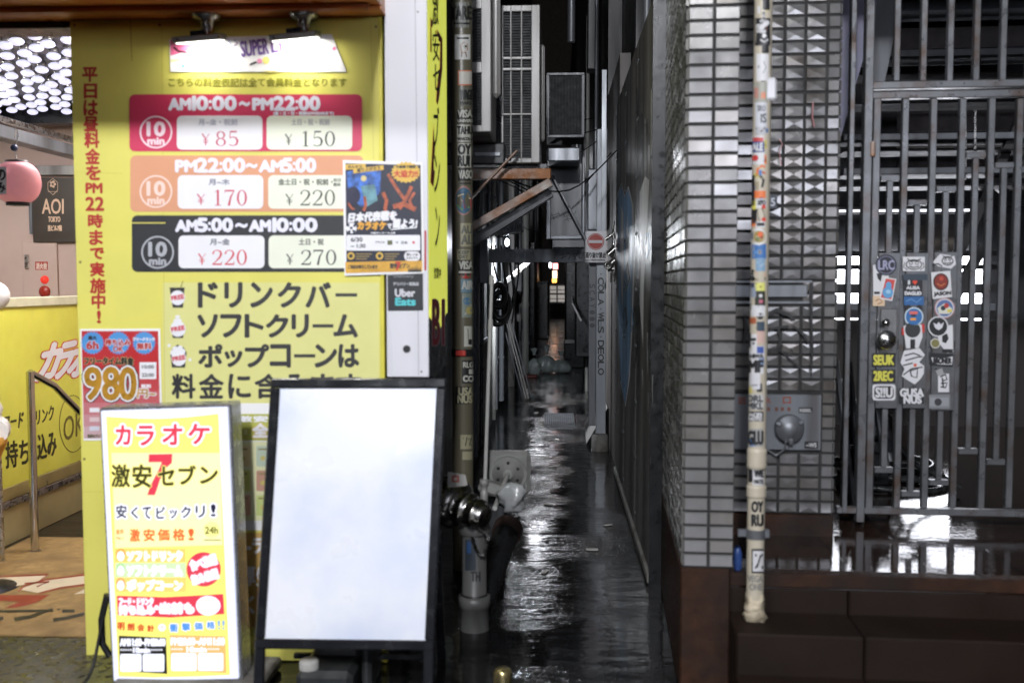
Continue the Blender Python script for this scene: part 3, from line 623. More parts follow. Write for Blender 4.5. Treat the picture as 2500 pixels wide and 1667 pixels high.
# --- price board
c = ink
pb = thing('price_board', 'tall yellow karaoke price board with red vertical lettering', 'price board', ((x0+xr)/2, YB, 0))
MB().box(x0, xr-.013, YB, YB+.045, -.0+.004, zs-.006, m_yellow, .002).build('board', pb)
MB().box(xr-.0125, xr, YB-.006, YB+.045, .004, zs-.0055, mat('yellow_edge_trim', (.66, .60, .07), .4), .002).build('edge_trim', pb)
def board_art(): 
    b = MB(); return b, Art(b, (0, YB-.0006, 0), NB)
b, A = board_art(); red = c(172, 44, 38)
A.poly([(398, 690), (926, 690), (926, 982), (398, 984)], mat('pale_yellow_sheet', K(214, 212, 138), .45, var=.03), .3)
A.vtext([('平', 202, 166, 237, 200), ('日', 206, 206, 236, 240), ('は', 205, 246, 238, 282), ('昼', 205, 286, 239, 320), ('料', 207, 323, 242, 361), ('金', 209, 364, 243, 400), ('を', 211, 405, 245, 439), ('PM', 210, 448, 249, 471), ('22', 210, 482, 253, 514), ('時', 216, 524, 250, 555), ('ま', 219, 563, 250, 597), ('で', 221, 606, 253, 632), ('実', 221, 641, 254, 674), ('施', 221, 680, 257, 715), ('中', 225, 717, 256, 753), ('!', 238, 759, 245, 788)], red, 1, 1.5)
A.text('こちらの料金表記は全て会員料金となります', 412, 191, 846, 212, c(140, 138, 40), 1, .7)
A.stroke([(318, 45), (322, 150)], 2, c(170, 150, 60), .6)
for sx_, sy_ in ((182, 62), (390, 62), (918, 66), (196, 640), (922, 610), (206, 1120), (400, 1010)): A.disc(sx_, sy_, 3.4, c(150, 140, 80), .9); A.disc(sx_, sy_, 1.6, c(80, 74, 40), 1.3)
A.stroke([(172, 420), (300, 424)], .8, c(196, 186, 84), .8); A.stroke([(205, 1200), (560, 1196)], .9, c(196, 186, 84), .8); A.stroke([(905, 60), (912, 390)], 1.2, c(190, 180, 80), .8)
A.stroke([(395, 60), (398, 400), (402, 985)], 1.2, c(196, 186, 84), .8)
b.build('lettering', pb)
def ringbadge(A, cx, cy, col):
    A.ring(cx, cy, 40, 4, col, 2); A.text('10', cx-21, cy-24, cx+21, cy+9, col, 2, 2.2); A.text('min', cx-20, cy+14, cx+20, cy+30, col, 2, 1.4)
wh, grn = c(228, 228, 232), c(226, 230, 212); lav = c(224, 224, 238)
def band(y0, y1, x0, x1, col): A.rect(x0, y0, x1, y1, col, 1, r=13)
def bigtime(parts, y0, y1, col):
    for tx, a, e, sm in parts:
        if ':' in tx:
            ws = [.22 if ch == '1' else .2 if ch == ':' else 1 for ch in tx]; g = .16; u = (e-a)/(sum(ws)+g*(len(ws)-1)); x = a
            for ch, wd in zip(tx, ws): A.text(ch, x, y0+(9 if ch == ':' else 0), x+wd*u, y1-(2 if ch == ':' else 0), col, 2, 2.6 if ch != ':' else 1.5); x += (wd+g)*u
            continue
        A.text(tx, a, y0+(5 if sm else 0)+(12 if tx == '~' else 0), e, y1-(10 if tx == '~' else 1 if sm else 0), col, 2, 2.6 if tx != '~' else 1.6)
b, A = board_art(); band(231, 370, 316, 884, c(198, 50, 88)); bigtime([('AM', 413, 465, 1), ('10:00', 471, 576, 0), ('~', 585, 609, 0), ('PM', 618, 666, 1), ('22:00', 670, 780, 0)], 237, 269, lav)
A.text('(金・土・日・祝前はPM20:00まで)', 668, 273, 815, 283, lav, 2, .8); ringbadge(A, 381, 323, c(238, 214, 222))
A.rect(432, 283, 641, 366, wh, 2, r=12); A.rect(651, 283, 860, 366, grn, 2, r=12)
A.text('月~金・祝前', 485, 291, 580, 306, c(176, 178, 192), 3, .6); A.yen(494, 327, 511, 356, c(190, 60, 90), 3); A.num('85', 527, 321, 582, 357, c(190, 60, 90), 3)
A.text('土日・祝・祝前', 712, 291, 805, 306, c(176, 180, 176), 3, .6); A.yen(697, 328, 713, 355, c(42, 44, 46), 3); A.num('150', 733, 321, 818, 358, c(42, 44, 46), 3)
b.build('price_panel', pb)
b, A = board_art(); band(380, 517, 318, 887, c(212, 152, 116)); bigtime([('PM', 430, 480, 1), ('22:00', 482, 597, 0), ('~', 602, 627, 0), ('AM', 634, 690, 1), ('5:00', 691, 770, 0)], 388, 420, lav)
ringbadge(A, 381, 468, c(236, 208, 196)); A.rect(434, 428, 643, 510, wh, 2, r=12); A.rect(655, 428, 864, 510, grn, 2, r=12)
A.text('月~木', 510, 437, 561, 452, c(130, 132, 145), 3, .7); A.yen(482, 474, 500, 500, c(195, 50, 75), 3); A.num('170', 519, 464, 603, 502, c(195, 50, 75), 3)
A.text('金土日・祝・祝前・', 680, 437, 812, 452, c(105, 108, 96), 3, .7); A.text('祝日', 814, 436, 832, 444, c(105, 108, 96), 3, .4); A.text('最終', 814, 447, 832, 455, c(105, 108, 96), 3, .4)
A.yen(698, 474, 716, 501, c(62, 62, 54), 3); A.num('220', 733, 464, 818, 502, c(62, 62, 54), 3); b.build('price_panel', pb)
b, A = board_art(); band(526, 664, 322, 890, c(36, 38, 42)); bigtime([('AM', 430, 481, 1), ('5:00', 483, 567, 0), ('~', 576, 603, 0), ('AM', 610, 660, 1), ('10:00', 667, 773, 0)], 534, 565, lav)
A.rect(322, 543, 404, 546, c(205, 196, 95), 1.6); ringbadge(A, 385, 616, c(170, 172, 178)); A.rect(436, 575, 646, 655, wh, 2, r=12); A.rect(656, 575, 866, 655, grn, 2, r=12)
A.text('月~金', 513, 583, 561, 598, c(120, 122, 130), 3, .7); A.yen(485, 619, 502, 646, c(205, 60, 75), 3); A.num('220', 518, 610, 603, 647, c(205, 60, 75), 3)
A.text('土日・祝', 730, 583, 790, 598, c(110, 112, 104), 3, .7); A.yen(700, 620, 716, 646, c(58, 58, 54), 3); A.num('270', 735, 610, 821, 647, c(58, 58, 54), 3); b.build('price_panel', pb)
b, A = board_art(); k2 = c(46, 46, 48)
def rowt(s, xs, y0, y1, bold=2.6, small=()):
    for i, (ch, (a, e)) in enumerate(zip(s, xs)):
        q = (y1-y0)
        if ch == 'ー': A.stroke([(a, (y0+y1)/2), (e, (y0+y1)/2)], 8, k2, 1)
        elif ch == 'ッ': A.text(ch, a, y0+q*.28, e, y1-1, k2, 1, bold)
        else: A.text(ch, a, y0, e, y1, k2, 1, bold)
rowt('ドリンクバー', [(485, 530), (550, 590), (613, 664), (680, 733), (748, 806), (819, 872)], 691, 749)
rowt('ソフトクリーム', [(484, 530), (540, 588), (599, 642), (651, 702), (714, 752), (763, 814), (816, 872)], 769, 822)
rowt('ポップコーンは', [(486, 541), (550, 590), (600, 655), (661, 708), (718, 770), (770, 821), (828, 875)], 842, 895)
rowt('料金に含みます', [(421, 476), (487, 545), (559, 611), (623, 688), (698, 750), (760, 815), (822, 880)], 914, 971, 2)
def free(A, cx, cy, r): A.disc(cx, cy, r, wh, 3); A.text('FREE', cx-r*.85, cy-6, cx+r*.85, cy+4, c(200, 60, 75), 4, .9, rot=-10)
A.stroke([(441, 703), (447, 686)], 2.5, c(150, 140, 60), 1); A.poly([(414, 702), (451, 702), (447, 751), (422, 751)], k2, 2); free(A, 434, 727, 18)
for y, r in ((773, 6), (783, 10), (792, 14)): A.disc(434, y, r, wh, 2 + y/1000, r*.62)
A.poly([(419, 800), (451, 800), (447, 825), (422, 825)], k2, 2); free(A, 435, 803, 19)
A.poly([(416, 862), (422, 848), (434, 841), (448, 847), (456, 860), (452, 897), (420, 897)], k2, 2)
for x, y in ((428, 852), (440, 850), (446, 858), (423, 861), (434, 858)): A.disc(x, y, 7, wh, 2.4 + x/1000)
free(A, 437, 875, 18); A.disc(413, 843, 4, wh, 2); A.disc(464, 878, 4, wh, 2); b.build('lettering', pb)

# --- things stuck on the board
def sheet(quad, m, off, th=.0012):                     # a real sheet of paper on the board plane
    b = MB(); y = YB-off; b.slab([at(px, py, y) for px, py in quad], (0, th, 0), m); return b, Art(b, (0, y-.0002, 0), NB)
# colourful banner above the prices
b, A = sheet([(413, 97), (494, 92), (810, 84), (820, 110), (846, 176), (416, 176)], m_paper, .003)
A.poly([(415, 98), (492, 93), (480, 118), (430, 134), (417, 136)], c(225, 110, 150), 1); A.stroke([(424, 116), (436, 126), (460, 130), (490, 138)], [5, 6, 3, 1.5], c(60, 20, 30), 2); A.disc(470, 124, 8, c(215, 130, 160), 2.4)
A.disc(447, 162, 5, c(110, 190, 225), 2); A.poly([(417, 146), (450, 143), (446, 150), (417, 152)], c(230, 235, 170), 1.5)
pur = c(112, 84, 150)
for i, (dx, hh) in enumerate(((525, 22), (540, 16), (556, 26), (572, 18))): A.stroke([(dx, 98), (dx+8, 98+hh*.5), (dx-3, 98+hh)], 2.4, (pur, c(225, 90, 110), c(90, 130, 190), pur)[i], 2 + i*.1)
A.text('SUPER', 588, 98, 655, 136, pur, 2.5, 1.2, rot=-7); A.text('LIVE!!', 662, 96, 756, 124, pur, 2.5, 1.2, rot=-7); A.disc(815, 120, 5, c(225, 120, 160), 2)
A.stroke([(610, 159), (626, 152)], 4, k2, 2); A.disc(634, 150, 6, c(235, 150, 190), 2.2); A.disc(650, 148, 9, c(240, 225, 130), 2.1); A.text('LIVE JAM', 672, 148, 752, 156, c(120, 120, 130), 2, .4)
A.poly([(700, 126), (790, 108), (792, 116), (712, 134)], c(205, 225, 240), 1.6); A.poly([(640, 174), (690, 172), (660, 178)], c(240, 225, 140), 1.4)
b.build('banner_poster', label='white event banner with purple lettering under the two lamps', cat='poster')
# red free-time poster
b, A = sheet([(195, 803), (391, 802), (397, 1074), (204, 1075)], m_paper, .003)
n = 9
for i in range(n):
    f = i/n; y0_, y1_ = 808+262*f, 808+262*(i+1)/n; g = max(0, (i-3)/6)
    A.quad((199+6*f, y0_), (386+6*f, y0_), (386+6*(f+1/n), y1_), (199+6*(f+1/n), y1_), c(int(182+20*g), int(40+150*g), int(44+152*g)), .6)
blu = c(78, 145, 205)
for cx in (226, 289, 352): A.star(cx, 837, 29, 25, 22, blu, 1.2)
A.text('最大', 216, 820, 236, 829, k2, 2, .7); A.text('6h', 212, 833, 240, 852, red, 2, 1.3, (wh, 2)); A.text('持ち込み', 258, 828, 318, 843, red, 2, .9, (wh, 1.6)); A.text('OK', 277, 845, 301, 858, red, 2, .9, (wh, 1.6))
A.text('フリードリンク', 325, 824, 378, 832, wh, 2, .7); A.text('無料', 335, 837, 370, 853, red, 2, .9, (wh, 1.8))
A.text('フリータイム料金', 206, 872, 326, 890, c(40, 38, 30), 2, 1.3, (c(222, 214, 150), 1.8))
gold = mat('gold_print', K(196, 146, 52), .35, metal=.3, var=.25, scale=18)
for ch, x in (('9', 208), ('8', 252), ('0', 293)): A.text(ch, x, 897, x+39, 975, gold, 3, 3, (k2, 9)); A.text(ch, x, 897, x+39, 975, gold, 4.2, 3, (wh, 6.5), n=12)
A.text('円~', 336, 950, 380, 970, gold, 3, 1, (wh, 3)); A.rect(341, 884, 382, 925, wh, 2); A.text('10:00', 347, 891, 376, 899, c(120, 120, 122), 3, .7); A.text('22:00', 347, 911, 376, 919, c(120, 120, 122), 3, .7); A.text('税別', 345, 938, 368, 946, wh, 2, .7)
for y, cc in ((995, wh), (1018, c(215, 190, 190)), (1040, c(205, 205, 215))): A.rect(219, y, 243, y+11, cc, 2)
A.text('激安セブン', 214, 1060, 245, 1068, c(90, 88, 60), 2, 1); b.build('free_time_poster', label='red poster with large gold 980 on the yellow board', cat='poster')
# football night poster, half on the white post
b, A = sheet([(837, 391), (1031, 397), (1035, 667), (841, 673)], m_paper, .012)
navy = c(22, 28, 48); A.quad((843, 399), (1027, 403), (1030, 640), (846, 642), navy, .8)
blobs = mat('stage_photo_print', K(50, 95, 170), .4, var=.9, scale=30)
A.poly([(846, 420), (900, 410), (930, 418), (928, 470), (900, 500), (880, 505), (850, 470)], blobs, 1.4); A.poly([(880, 455), (915, 450), (922, 490), (895, 505)], mat('stage_print_green', K(95, 140, 150), .4, var=.5, scale=25), 2)
A.disc(862, 478, 18, c(30, 32, 60), 2.4, 22); A.disc(888, 436, 7, c(205, 190, 130), 2)
skin = mat('crowd_print', K(165, 82, 50), .4, var=.5, scale=40)
for pts, w_ in (([(947, 425), (962, 450), (975, 470), (990, 490)], 8), ([(1005, 455), (996, 475), (986, 495), (975, 510)], 9), ([(935, 470), (944, 490), (940, 512)], 9), ([(1012, 470), (1000, 490), (1008, 510)], 7), ([(890, 480), (893, 500), (888, 515)], 7), ([(960, 505), (985, 498), (1015, 512)], 12), ([(850, 495), (858, 508), (866, 512)], 5), ([(945, 512), (930, 520), (960, 524)], 6)): A.stroke(pts, w_, skin, 2 + w_*.1)
ylw = c(214, 176, 74); A.star(991, 421, 37, 32, 20, ylw, 3, .72); A.text('大画面で観戦', 967, 404, 1015, 411, k2, 4, .5); A.text('大迫力!!', 962, 416, 1020, 433, c(190, 60, 40), 4, 1)
A.quad((843, 402), (893, 400), (893, 412), (843, 415), ylw, 3); A.quad((862, 413), (936, 404), (937, 415), (863, 424), ylw, 3.3); A.text('みんなで', 850, 404, 884, 411, k2, 4, .4); A.text('盛り上がろう', 872, 409, 928, 418, k2, 4.4, .4, dy=-6)
A.text('日本代表戦を', 852, 518, 968, 540, wh, 3, 1.6, skew=.12, dy=-6); A.text('カラオケ', 874, 542, 942, 560, c(225, 165, 55), 3, 1.5, skew=.12); A.text('で', 946, 547, 956, 558, wh, 3, 1); A.text('観よう!', 960, 535, 1018, 557, wh, 3, 1.6, skew=.12)
A.stroke([(955, 561), (985, 558), (1016, 556)], 2.5, wh, 3); A.disc(858, 557, 13, wh, 3); 
for x, y in ((858, 557), (850, 550), (866, 551), (853, 566), (864, 565)): A.disc(x, y, 3.4, navy, 3.6 + x/2000)
A.text('大型モニターで上映', 905, 567, 965, 571, wh, 3, .3)
A.rect(846, 574, 1026, 612, wh, 2, r=3); A.text('6/30', 857, 580, 885, 590, c(60, 62, 66), 3, .6); A.text('~ 1:30', 857, 596, 892, 605, c(60, 62, 66), 3, .6); A.text('ブラジル', 916, 589, 940, 594, c(100, 102, 104), 3, .4)
A.rect(946, 587, 958, 598, c(90, 95, 60), 3); A.text('vs', 966, 590, 972, 594, c(100, 102, 104), 3, .3); A.text('日本', 980, 589, 995, 596, c(80, 82, 84), 3, .4); A.rect(1003, 586, 1017, 597, wh, 3); A.disc(1010, 592, 3.2, c(195, 45, 50), 4)
for x in (857, 927): A.disc(x, 625, 9, ylw, 3); A.disc(x, 625, 5, k2, 4)
for y in (619, 625, 631): A.rect(869, y, 908-(y-619), y+2.4, c(150, 130, 80), 3); A.rect(939, y, 975-(y-619), y+2.4, c(150, 130, 80), 3)
A.rect(987, 614, 1026, 637, wh, 3, r=10); A.text('詳しくは', 993, 618, 1020, 625, k2, 4, .4); A.text('スタッフへ', 992, 627, 1020, 633, k2, 4, .4)
A.quad((843, 640), (1031, 636), (1031, 662), (844, 667), mat('gold_strip_print', K(206, 158, 62), .4, var=.2, scale=20), 2); A.text('ご来店お待ちしています', 850, 647, 922, 656, k2, 3, .6); A.text('激安セブン', 952, 643, 1000, 655, k2, 3, .8); A.text('7', 966, 640, 978, 660, c(195, 50, 45), 3.8, 1)
for i in range(8): A.poly([(996+i*4, 664), (998+i*4, 652-(i*7) % 6), (1001+i*4, 664)], k2, 3 + i*.05)
b.build('event_poster', label='dark football night poster overlapping board and white post', cat='poster')
# delivery sticker
b, A = sheet([(946, 672), (1032, 668), (1033, 757), (947, 758)], c(32, 36, 40), .0125)
A.text('デリバリー取扱店', 960, 689, 1022, 697, c(170, 172, 176), 1, .6); A.text('Uber', 965, 706, 1013, 724, c(200, 200, 206), 1, 1.2); A.text('Eats', 966, 728, 1014, 745, m_cyan, 1, 1.4); A.text('Delivery', 962, 671, 1010, 679, c(120, 122, 126), 1, .4)
b.build('delivery_sticker', label='small black delivery sticker with white and teal lettering', cat='sticker')
# menu sheet and tan sheet seen between the two street signs
b, A = sheet([(560, 984), (790, 984), (790, 1294), (572, 1294)], m_paper, .004)
A.rect(566, 1010, 786, 1075, c(176, 178, 84), 1); A.text('激安&満腹', 578, 1015, 760, 1029, wh, 2, 1.2); A.text('全', 618, 1034, 654, 1066, wh, 2, 2, (c(205, 180, 110), 4)); A.text('コース', 574, 1050, 604, 1060, c(220, 222, 170), 2, .8)
A.rect(570, 1078, 786, 1270, c(226, 226, 180), 1)
for i, cc in enumerate(((230, 212, 160), (190, 205, 185), (214, 214, 120), (196, 150, 130), (222, 178, 150), (196, 208, 130))):
    x = 578 + (i % 2)*48; y = 1088 + (i//2)*60; A.rect(x, y, x+34, y+50, c(*cc), 2, r=3); A.rect(x+5, y+6, x+26, y+10, c(150, 140, 90), 3); A.disc(x+16, y+30, 6, c(205, 190, 110), 3)
b.build('menu_poster', label='cream menu poster with coloured squares behind the street signs', cat='poster')
b, A = sheet([(575, 1300), (790, 1300), (790, 1530), (588, 1530)], c(186, 150, 84), .004)
for ch, x0_, y0_, x1_, y1_ in (('ー', 592, 1334, 612, 1340), ('ラ', 617, 1314, 640, 1350), ('厚', 594, 1384, 622, 1428), ('生', 626, 1384, 652, 1428), ('く', 598, 1455, 620, 1496)): A.text(ch, x0_, y0_, x1_, y1_, wh, 1, 2)
b.build('tan_poster', label='tan poster with white brushed lettering below the menu poster', cat='poster')

# --- white box sign with yellow side
Xs = bx(1048); y2 = 4.36
t = thing('box_sign', 'tall white box sign with yellow side hung at alley corner', 'sign', (Xs-.08, YB, 1.1))
xl = bx(944); zb1 = bz(920, 1000)
MB().box(xl, Xs-.002, YB-.008, y2, zb1, 4.2, m_white, .003).build('sign_case', t)
b = MB(); A = Art(b, (0, YB-.0085, 0), NB); A.stroke([(1012, -120), (1018, 400), (1022, 915)], 1.5, c(150, 150, 158), .4); A.disc(993, 852, 10, c(120, 120, 124), .8); A.disc(993, 852, 8, c(28, 28, 30), 1.4)
A.disc(1029, 907, 2.5, c(90, 90, 92), .8); A.disc(1020, 30, 2.2, c(80, 80, 84), .8); A.rect(1036, 563, 1041, 660, c(170, 50, 55), .6); b.build('front_marks', t)
b = MB(); p = lambda px, py: atx(px, py, Xs+.004)
def yz(y, z): return V((Xs+.002, y, z))
ybl = atx(1050, 778, Xs); m_ys = mat('lit_yellow_side', K(226, 232, 96), .4, var=.03, emit=.7, ecol=K(226, 232, 96))
zq = atx(1050, 775, Xs).z
b.quad(yz(YB-.006, zq), yz(y2, zq), yz(y2, 4.2), yz(YB-.006, 4.2), m_ys); b.quad(yz(YB-.006, zb1), yz(y2, zb1), yz(y2, zq-.001), yz(YB-.006, zq-.001), m_blackmetal)
A = Art(b, (Xs+.0025, 0, 0), V((1, 0, 0)))
A.poly([(1050, 775), (1071, 812), (1091, 760), (1091, 750), (1050, 750)], m_ys, .8)
rd = c(205, 60, 78)
A.poly([(1050, 42), (1057, 56), (1056, 68), (1053, 66), (1054, 128), (1050, 128)], rd, 1); A.poly([(1066, 70), (1080, 95), (1080, 168), (1072, 240), (1068, 258), (1064, 248), (1066, 215), (1073, 165), (1074, 105), (1067, 85)], rd, 1); A.poly([(1058, 302), (1062, 365), (1059, 395), (1059, 415), (1062, 418), (1058, 458), (1050, 445)], rd, 1)
for ch, x0_, y0_, x1_, y1_ in (('激', 1055, -30, 1070, 62), ('安', 1056, 75, 1072, 150), ('セ', 1057, 158, 1073, 222), ('ブ', 1058, 262, 1071, 360), ('ン', 1060, 378, 1073, 470), ('ン', 1062, 505, 1073, 602)): A.text(ch, x0_, y0_, x1_, y1_, c(32, 32, 30), 2, .6)
A.text('営業中', 1059, 654, 1076, 680, c(60, 62, 40), 2, .5); A.text('B1', 1056, 732, 1083, 842, rd, 2, 1.2, (c(232, 200, 214), 3.2)); b.build('side_panel', t)
b = MB(); b.box(xl+.01, Xs-.02, YB+.05, y2-.05, zb1-.03, zb1-.002, m_blackmetal); b.bar((Xs-.02, YB+.12, zb1-.03), (Xs-.14, YB+.5, zb1-.2), .04, .04, m_blackmetal); b.build('bracket', t)

# --- lamps over the board
m_lampg = mat('spot_housing', (.26, .26, .25), .35, metal=.6, var=.1)
def board_lamp(pd, ph, tilt, label, power):
    d = hit(pd[0], pd[1], V((0, 0, zs-.004)), V((0, 0, 1))); d.y = min(d.y, YB-.045)
    t = thing('board_lamp', label, 'lamp', d, 'lamps over the price board')
    MB().lathe([(0, 0), (.052, 0), (.054, -.006), (.05, -.016), (.026, -.024), (.02, -.055), (.008, -.07), (.006, -.12)], d, m_steel, seg=28).build('mount', t)
    h = at(ph[0], ph[1], d.y); M = Euler((R(12), R(tilt), 0)).to_matrix()
    b = MB(); b.obb(h, (.088, .05, .011), M, m_lampg, .004); b.obb(h+M @ V((0, 0, .02)), (.026, .022, .0085), M, m_blackmetal, .003); hd = b.build('lamp_head', t)
    b = MB(); b.obb(h+M @ V((0, .004, -.0125)), (.078, .04, .0012), M, m_blens); b.build('lens', hd)
    area_lamp('board_light', h+V((0, 0, -.016)), .14, power, (1, .98, .9), h+V((.0, .10, -.3)), t, .05)
board_lamp((505, 36), (487, 95), -4, 'flat flood lamp on steel disc over banner, farther from alley', 1.9)
board_lamp((742, 33), (720, 89), -5, 'flat flood lamp on steel disc over banner, next to white post', 2.2)

# ------------------------------------------------------------------ entrance passage on the far left
m_pink = mat('pink_plaster', (.56, .42, .36), .6, var=.06, scale=3, dirt_or_shade=((.5, .37, .31), .4, 3))
t = thing('entrance_interior', 'pinkish plaster back wall of the lit shop entrance', 'wall', (-4, 8.3, 0))
MB().box(-7, -2.0, 8.3, 8.45, -1, 3.3, m_pink).build('wall', t)
MB().box(-7, -2.0, 8.24, 8.298, 2.37, 2.45, m_acwhite, .004).build('moulding', t)
MB().box(-7.1, -7, 3.9, 8.3, -1, 3.3, m_pink).build('wall', t)
m_ceil = mat('mirrored_ceiling', (.16, .15, .15), .4, metal=.3, var=.25, scale=5, bump=.1, bscale=6)
MB().box(-7, -1.3, 3.92, 8.0, 2.9, 2.95, m_ceil).build('ceiling', t)
MB().box(-7, -1.3, 8.0, 8.15, 2.76, 2.95, m_blackmetal).build('ceiling_beam', t)
MB().box(-1.98, -1.8, 4.31, 8.3, -1, 3.3, m_pink).build('wall', t)
m_globe = mat('lit_globe', (.9, .9, 1), .4, var=0, emit=1.0, ecol=(.74, .75, 1))
proto = None; rg = random.Random(9)
for i in range(14):
    for j in range(22):
        x = -4.45 + i*.142 + rg.uniform(-.02, .02); y = 5.0 + j*.19 + (.095 if i % 2 else 0) + rg.uniform(-.03, .03); q = V((x, y, 2.83))
        if y > 7.9: continue
        d = q - CP; px_ = 1250 + F*d.dot(cR)/d.dot(cF)
        if px_ < -60 or px_ > 215: continue
        if proto is None:
            proto = thing('ceiling_globe', 'frosted globe lamp hanging in rows from the entrance ceiling', 'lamp', q, 'globe lamps under the entrance ceiling')
            MB().ball(q, .041, m_globe, (1, 1, .55), 14, 8).build('globe', proto)
            MB().lathe([(.03, .024), (.032, .04), (.02, .06), (.006, .0701)], q, m_steel, seg=16).build('cap', proto)
        else: dup(proto, q)
tr = thing('transom_rail', 'long grey metal transom rail above the yellow stair wall', 'rail', (-3.07, 6, 2.2))
b = MB(); b.box(-3.12, -3.02, 4.6, 8.2, 2.26, 2.33, m_galv, .004); b.build('rail', tr); b = MB(); b.box(-3.1, -3.06, 4.6, 8.2, 2.36, 2.39, m_steel, .003); b.box(-3.11, -3.05, 5.0, 5.04, 2.33, 2.36, m_galv); b.box(-3.11, -3.05, 7.0, 7.04, 2.33, 2.36, m_galv); b.build('cable_tray', tr)
area = thing('entrance_fill_lamp', 'added unseen fill lamp in the entrance ceiling over the stairs', 'lamp', (-4.2, 6.2, 2.88))  # added fill lamp outside the view, brightens the pink back wall
MB().box(-4.35, -4.05, 5.2, 7.2, 2.875, 2.898, m_lampg, .003).build('case', area)
MB().box(-4.32, -4.08, 5.25, 7.15, 2.87, 2.8745, m_lamp).build('lens', area)
area_lamp('entrance_fill_light', (-4.2, 6.2, 2.86), .3, 110, (1, .93, .86), (-3.6, 6.4, 0), area, 1.8)
area = thing('entrance_fill_lamp', 'added unseen fill lamp in the entrance ceiling over the mat', 'lamp', (-2.3, 5.4, 2.88))  # added fill lamp hidden behind the board, brightens the yellow stair wall
MB().box(-2.45, -2.15, 4.6, 6.2, 2.875, 2.898, m_lampg, .003).build('case', area)
MB().box(-2.42, -2.18, 4.65, 6.15, 2.87, 2.8745, m_lamp).build('lens', area)
area_lamp('entrance_fill_light', (-2.3, 5.4, 2.86), .3, 110, (1, .95, .9), (-2.8, 5.4, 0), area, 1.5)
# dark tenant sign
p0, p1 = at(84, 592, 8.28), at(186, 434, 8.28)
b = MB(); b.box(p0.x, p1.x, 8.26, 8.298, p0.z, p1.z, mat('dark_brown_sign', (.045, .034, .025), .4), .003); A = Art(b, (0, 8.2595, 0), NB); ct = c(222, 190, 160)
A.text('AOI', 103, 486, 155, 522, ct, 1, .8); A.text('TOKYO', 118, 529, 147, 542, ct, 1, .6); A.text('当ビル7階', 117, 550, 151, 564, ct, 1, .6)
A.stroke([(129, 436), (141, 446), (141, 464), (129, 476), (117, 464), (117, 446), (129, 436)], 1.2, ct, 1)
A.stroke([(117, 468), (141, 468), (129, 476)], 1, ct, 1.4)
for k in range(5): A.disc(129+5*math.cos(k*1.257), 450+6*math.sin(k*1.257), 3.2, ct, 2 + k*.05)
b.build('tenant_sign', label='dark brown tenant sign with pale flower emblem on pink wall', cat='sign')
# hydrant door
p0, p1 = at(60, 760, 8.29), at(140, 588, 8.29); t = thing('hydrant_door', 'pink hydrant cabinet door with red sign and red lamp', 'door', ((p0.x+p1.x)/2, 8.28, p0.z))
MB().box(p0.x, p1.x, 8.275, 8.298, p0.z, p1.z, m_pink, .004).build('door', t)
h0, h1 = at(62, 656, 8.27), at(70, 622, 8.27); MB().box(h0.x, h1.x, 8.255, 8.2745, h0.z, h1.z, m_steel, .003).build('handle', t)
b = MB(); A = Art(b, (0, 8.2745, 0), NB); A.rect(86, 639, 117, 659, c(178, 58, 44), 1); A.text('消火栓', 88, 642, 115, 657, c(225, 205, 190), 2, .7); b.build('label', t)
m_redl = mat('red_lamp', (.55, .03, .02), .2, var=.05, emit=.7, ecol=(.8, .05, .03)); q = at(107, 683, 8.26)
MB().lathe([(.036, -.02), (.036, 0), (.03, .018), (.016, .03), (.001, .034)], (q.x, 8.275, q.z), m_redl, -Y, 18).build('alarm_lamp', t)
q = at(107, 712, 8.26); MB().lathe([(.05, -.02), (.05, .004), (.03, .012), (.012, .02), (.001, .02)], (q.x, 8.275, q.z), mat('red_paint', (.36, .035, .02), .35), -Y, 22).build('alarm_bell', t)
b = MB(); b.box(at(74, 500, 8.28).x, at(82, 500, 8.28).x, 8.25, 8.298, at(78, 572, 8.28).z, at(78, 480, 8.28).z, m_galv, .003); b.build('conduit_box', label='slim vertical metal conduit beside the dark tenant sign', cat='conduit')
# lantern
q = at(42, 446, 4.7); t = thing('paper_lantern', 'round pink paper lantern hanging by the entrance', 'lantern', q)
m_lan = mat('pink_lantern_paper', (.70, .30, .32), .55, var=.06, scale=20, emit=.25, ecol=(.8, .3, .33)); pr = []
for i in range(43):
    f = i/42; an = math.pi*(.12+.76*f); pr.append((.108*math.sin(an)**.72*(1-.035*(i % 2)), -.092*math.cos(an)/math.cos(math.pi*.12)*1.02))
MB().lathe(pr, q, m_lan, seg=36).build('shade', t)
for zz in (.092, -.098): MB().lathe([(.0, zz-.012), (.052, zz-.012), (.052, zz+.012), (0, zz+.012)], q, m_black, seg=24).build('cap', t)
b = MB(); A = Art(b, q+V((0, -.09, 0)), NB, cyl=(q.x, q.y, .109)); A.rect(-12, 408, 16, 474, wh, 1); A.text('の', -8, 415, 13, 440, k2, 2, 1.2); A.text('み', -8, 446, 13, 470, k2, 2, 1.2); b.build('label', t)
MB().tube([q+V((0, 0, .1)), q+V((-.006, 0, .17)), q+V((.012, 0, .22)), q+V((.004, 0, .26)), q+V((-.01, 0, .2))], .003, m_steel, 8).build('cord', t)
MB().ball(q+V((-.01, 0, .165)), .017, mat('blue_bead', (.03, .05, .12), .3)).build('bead', t)
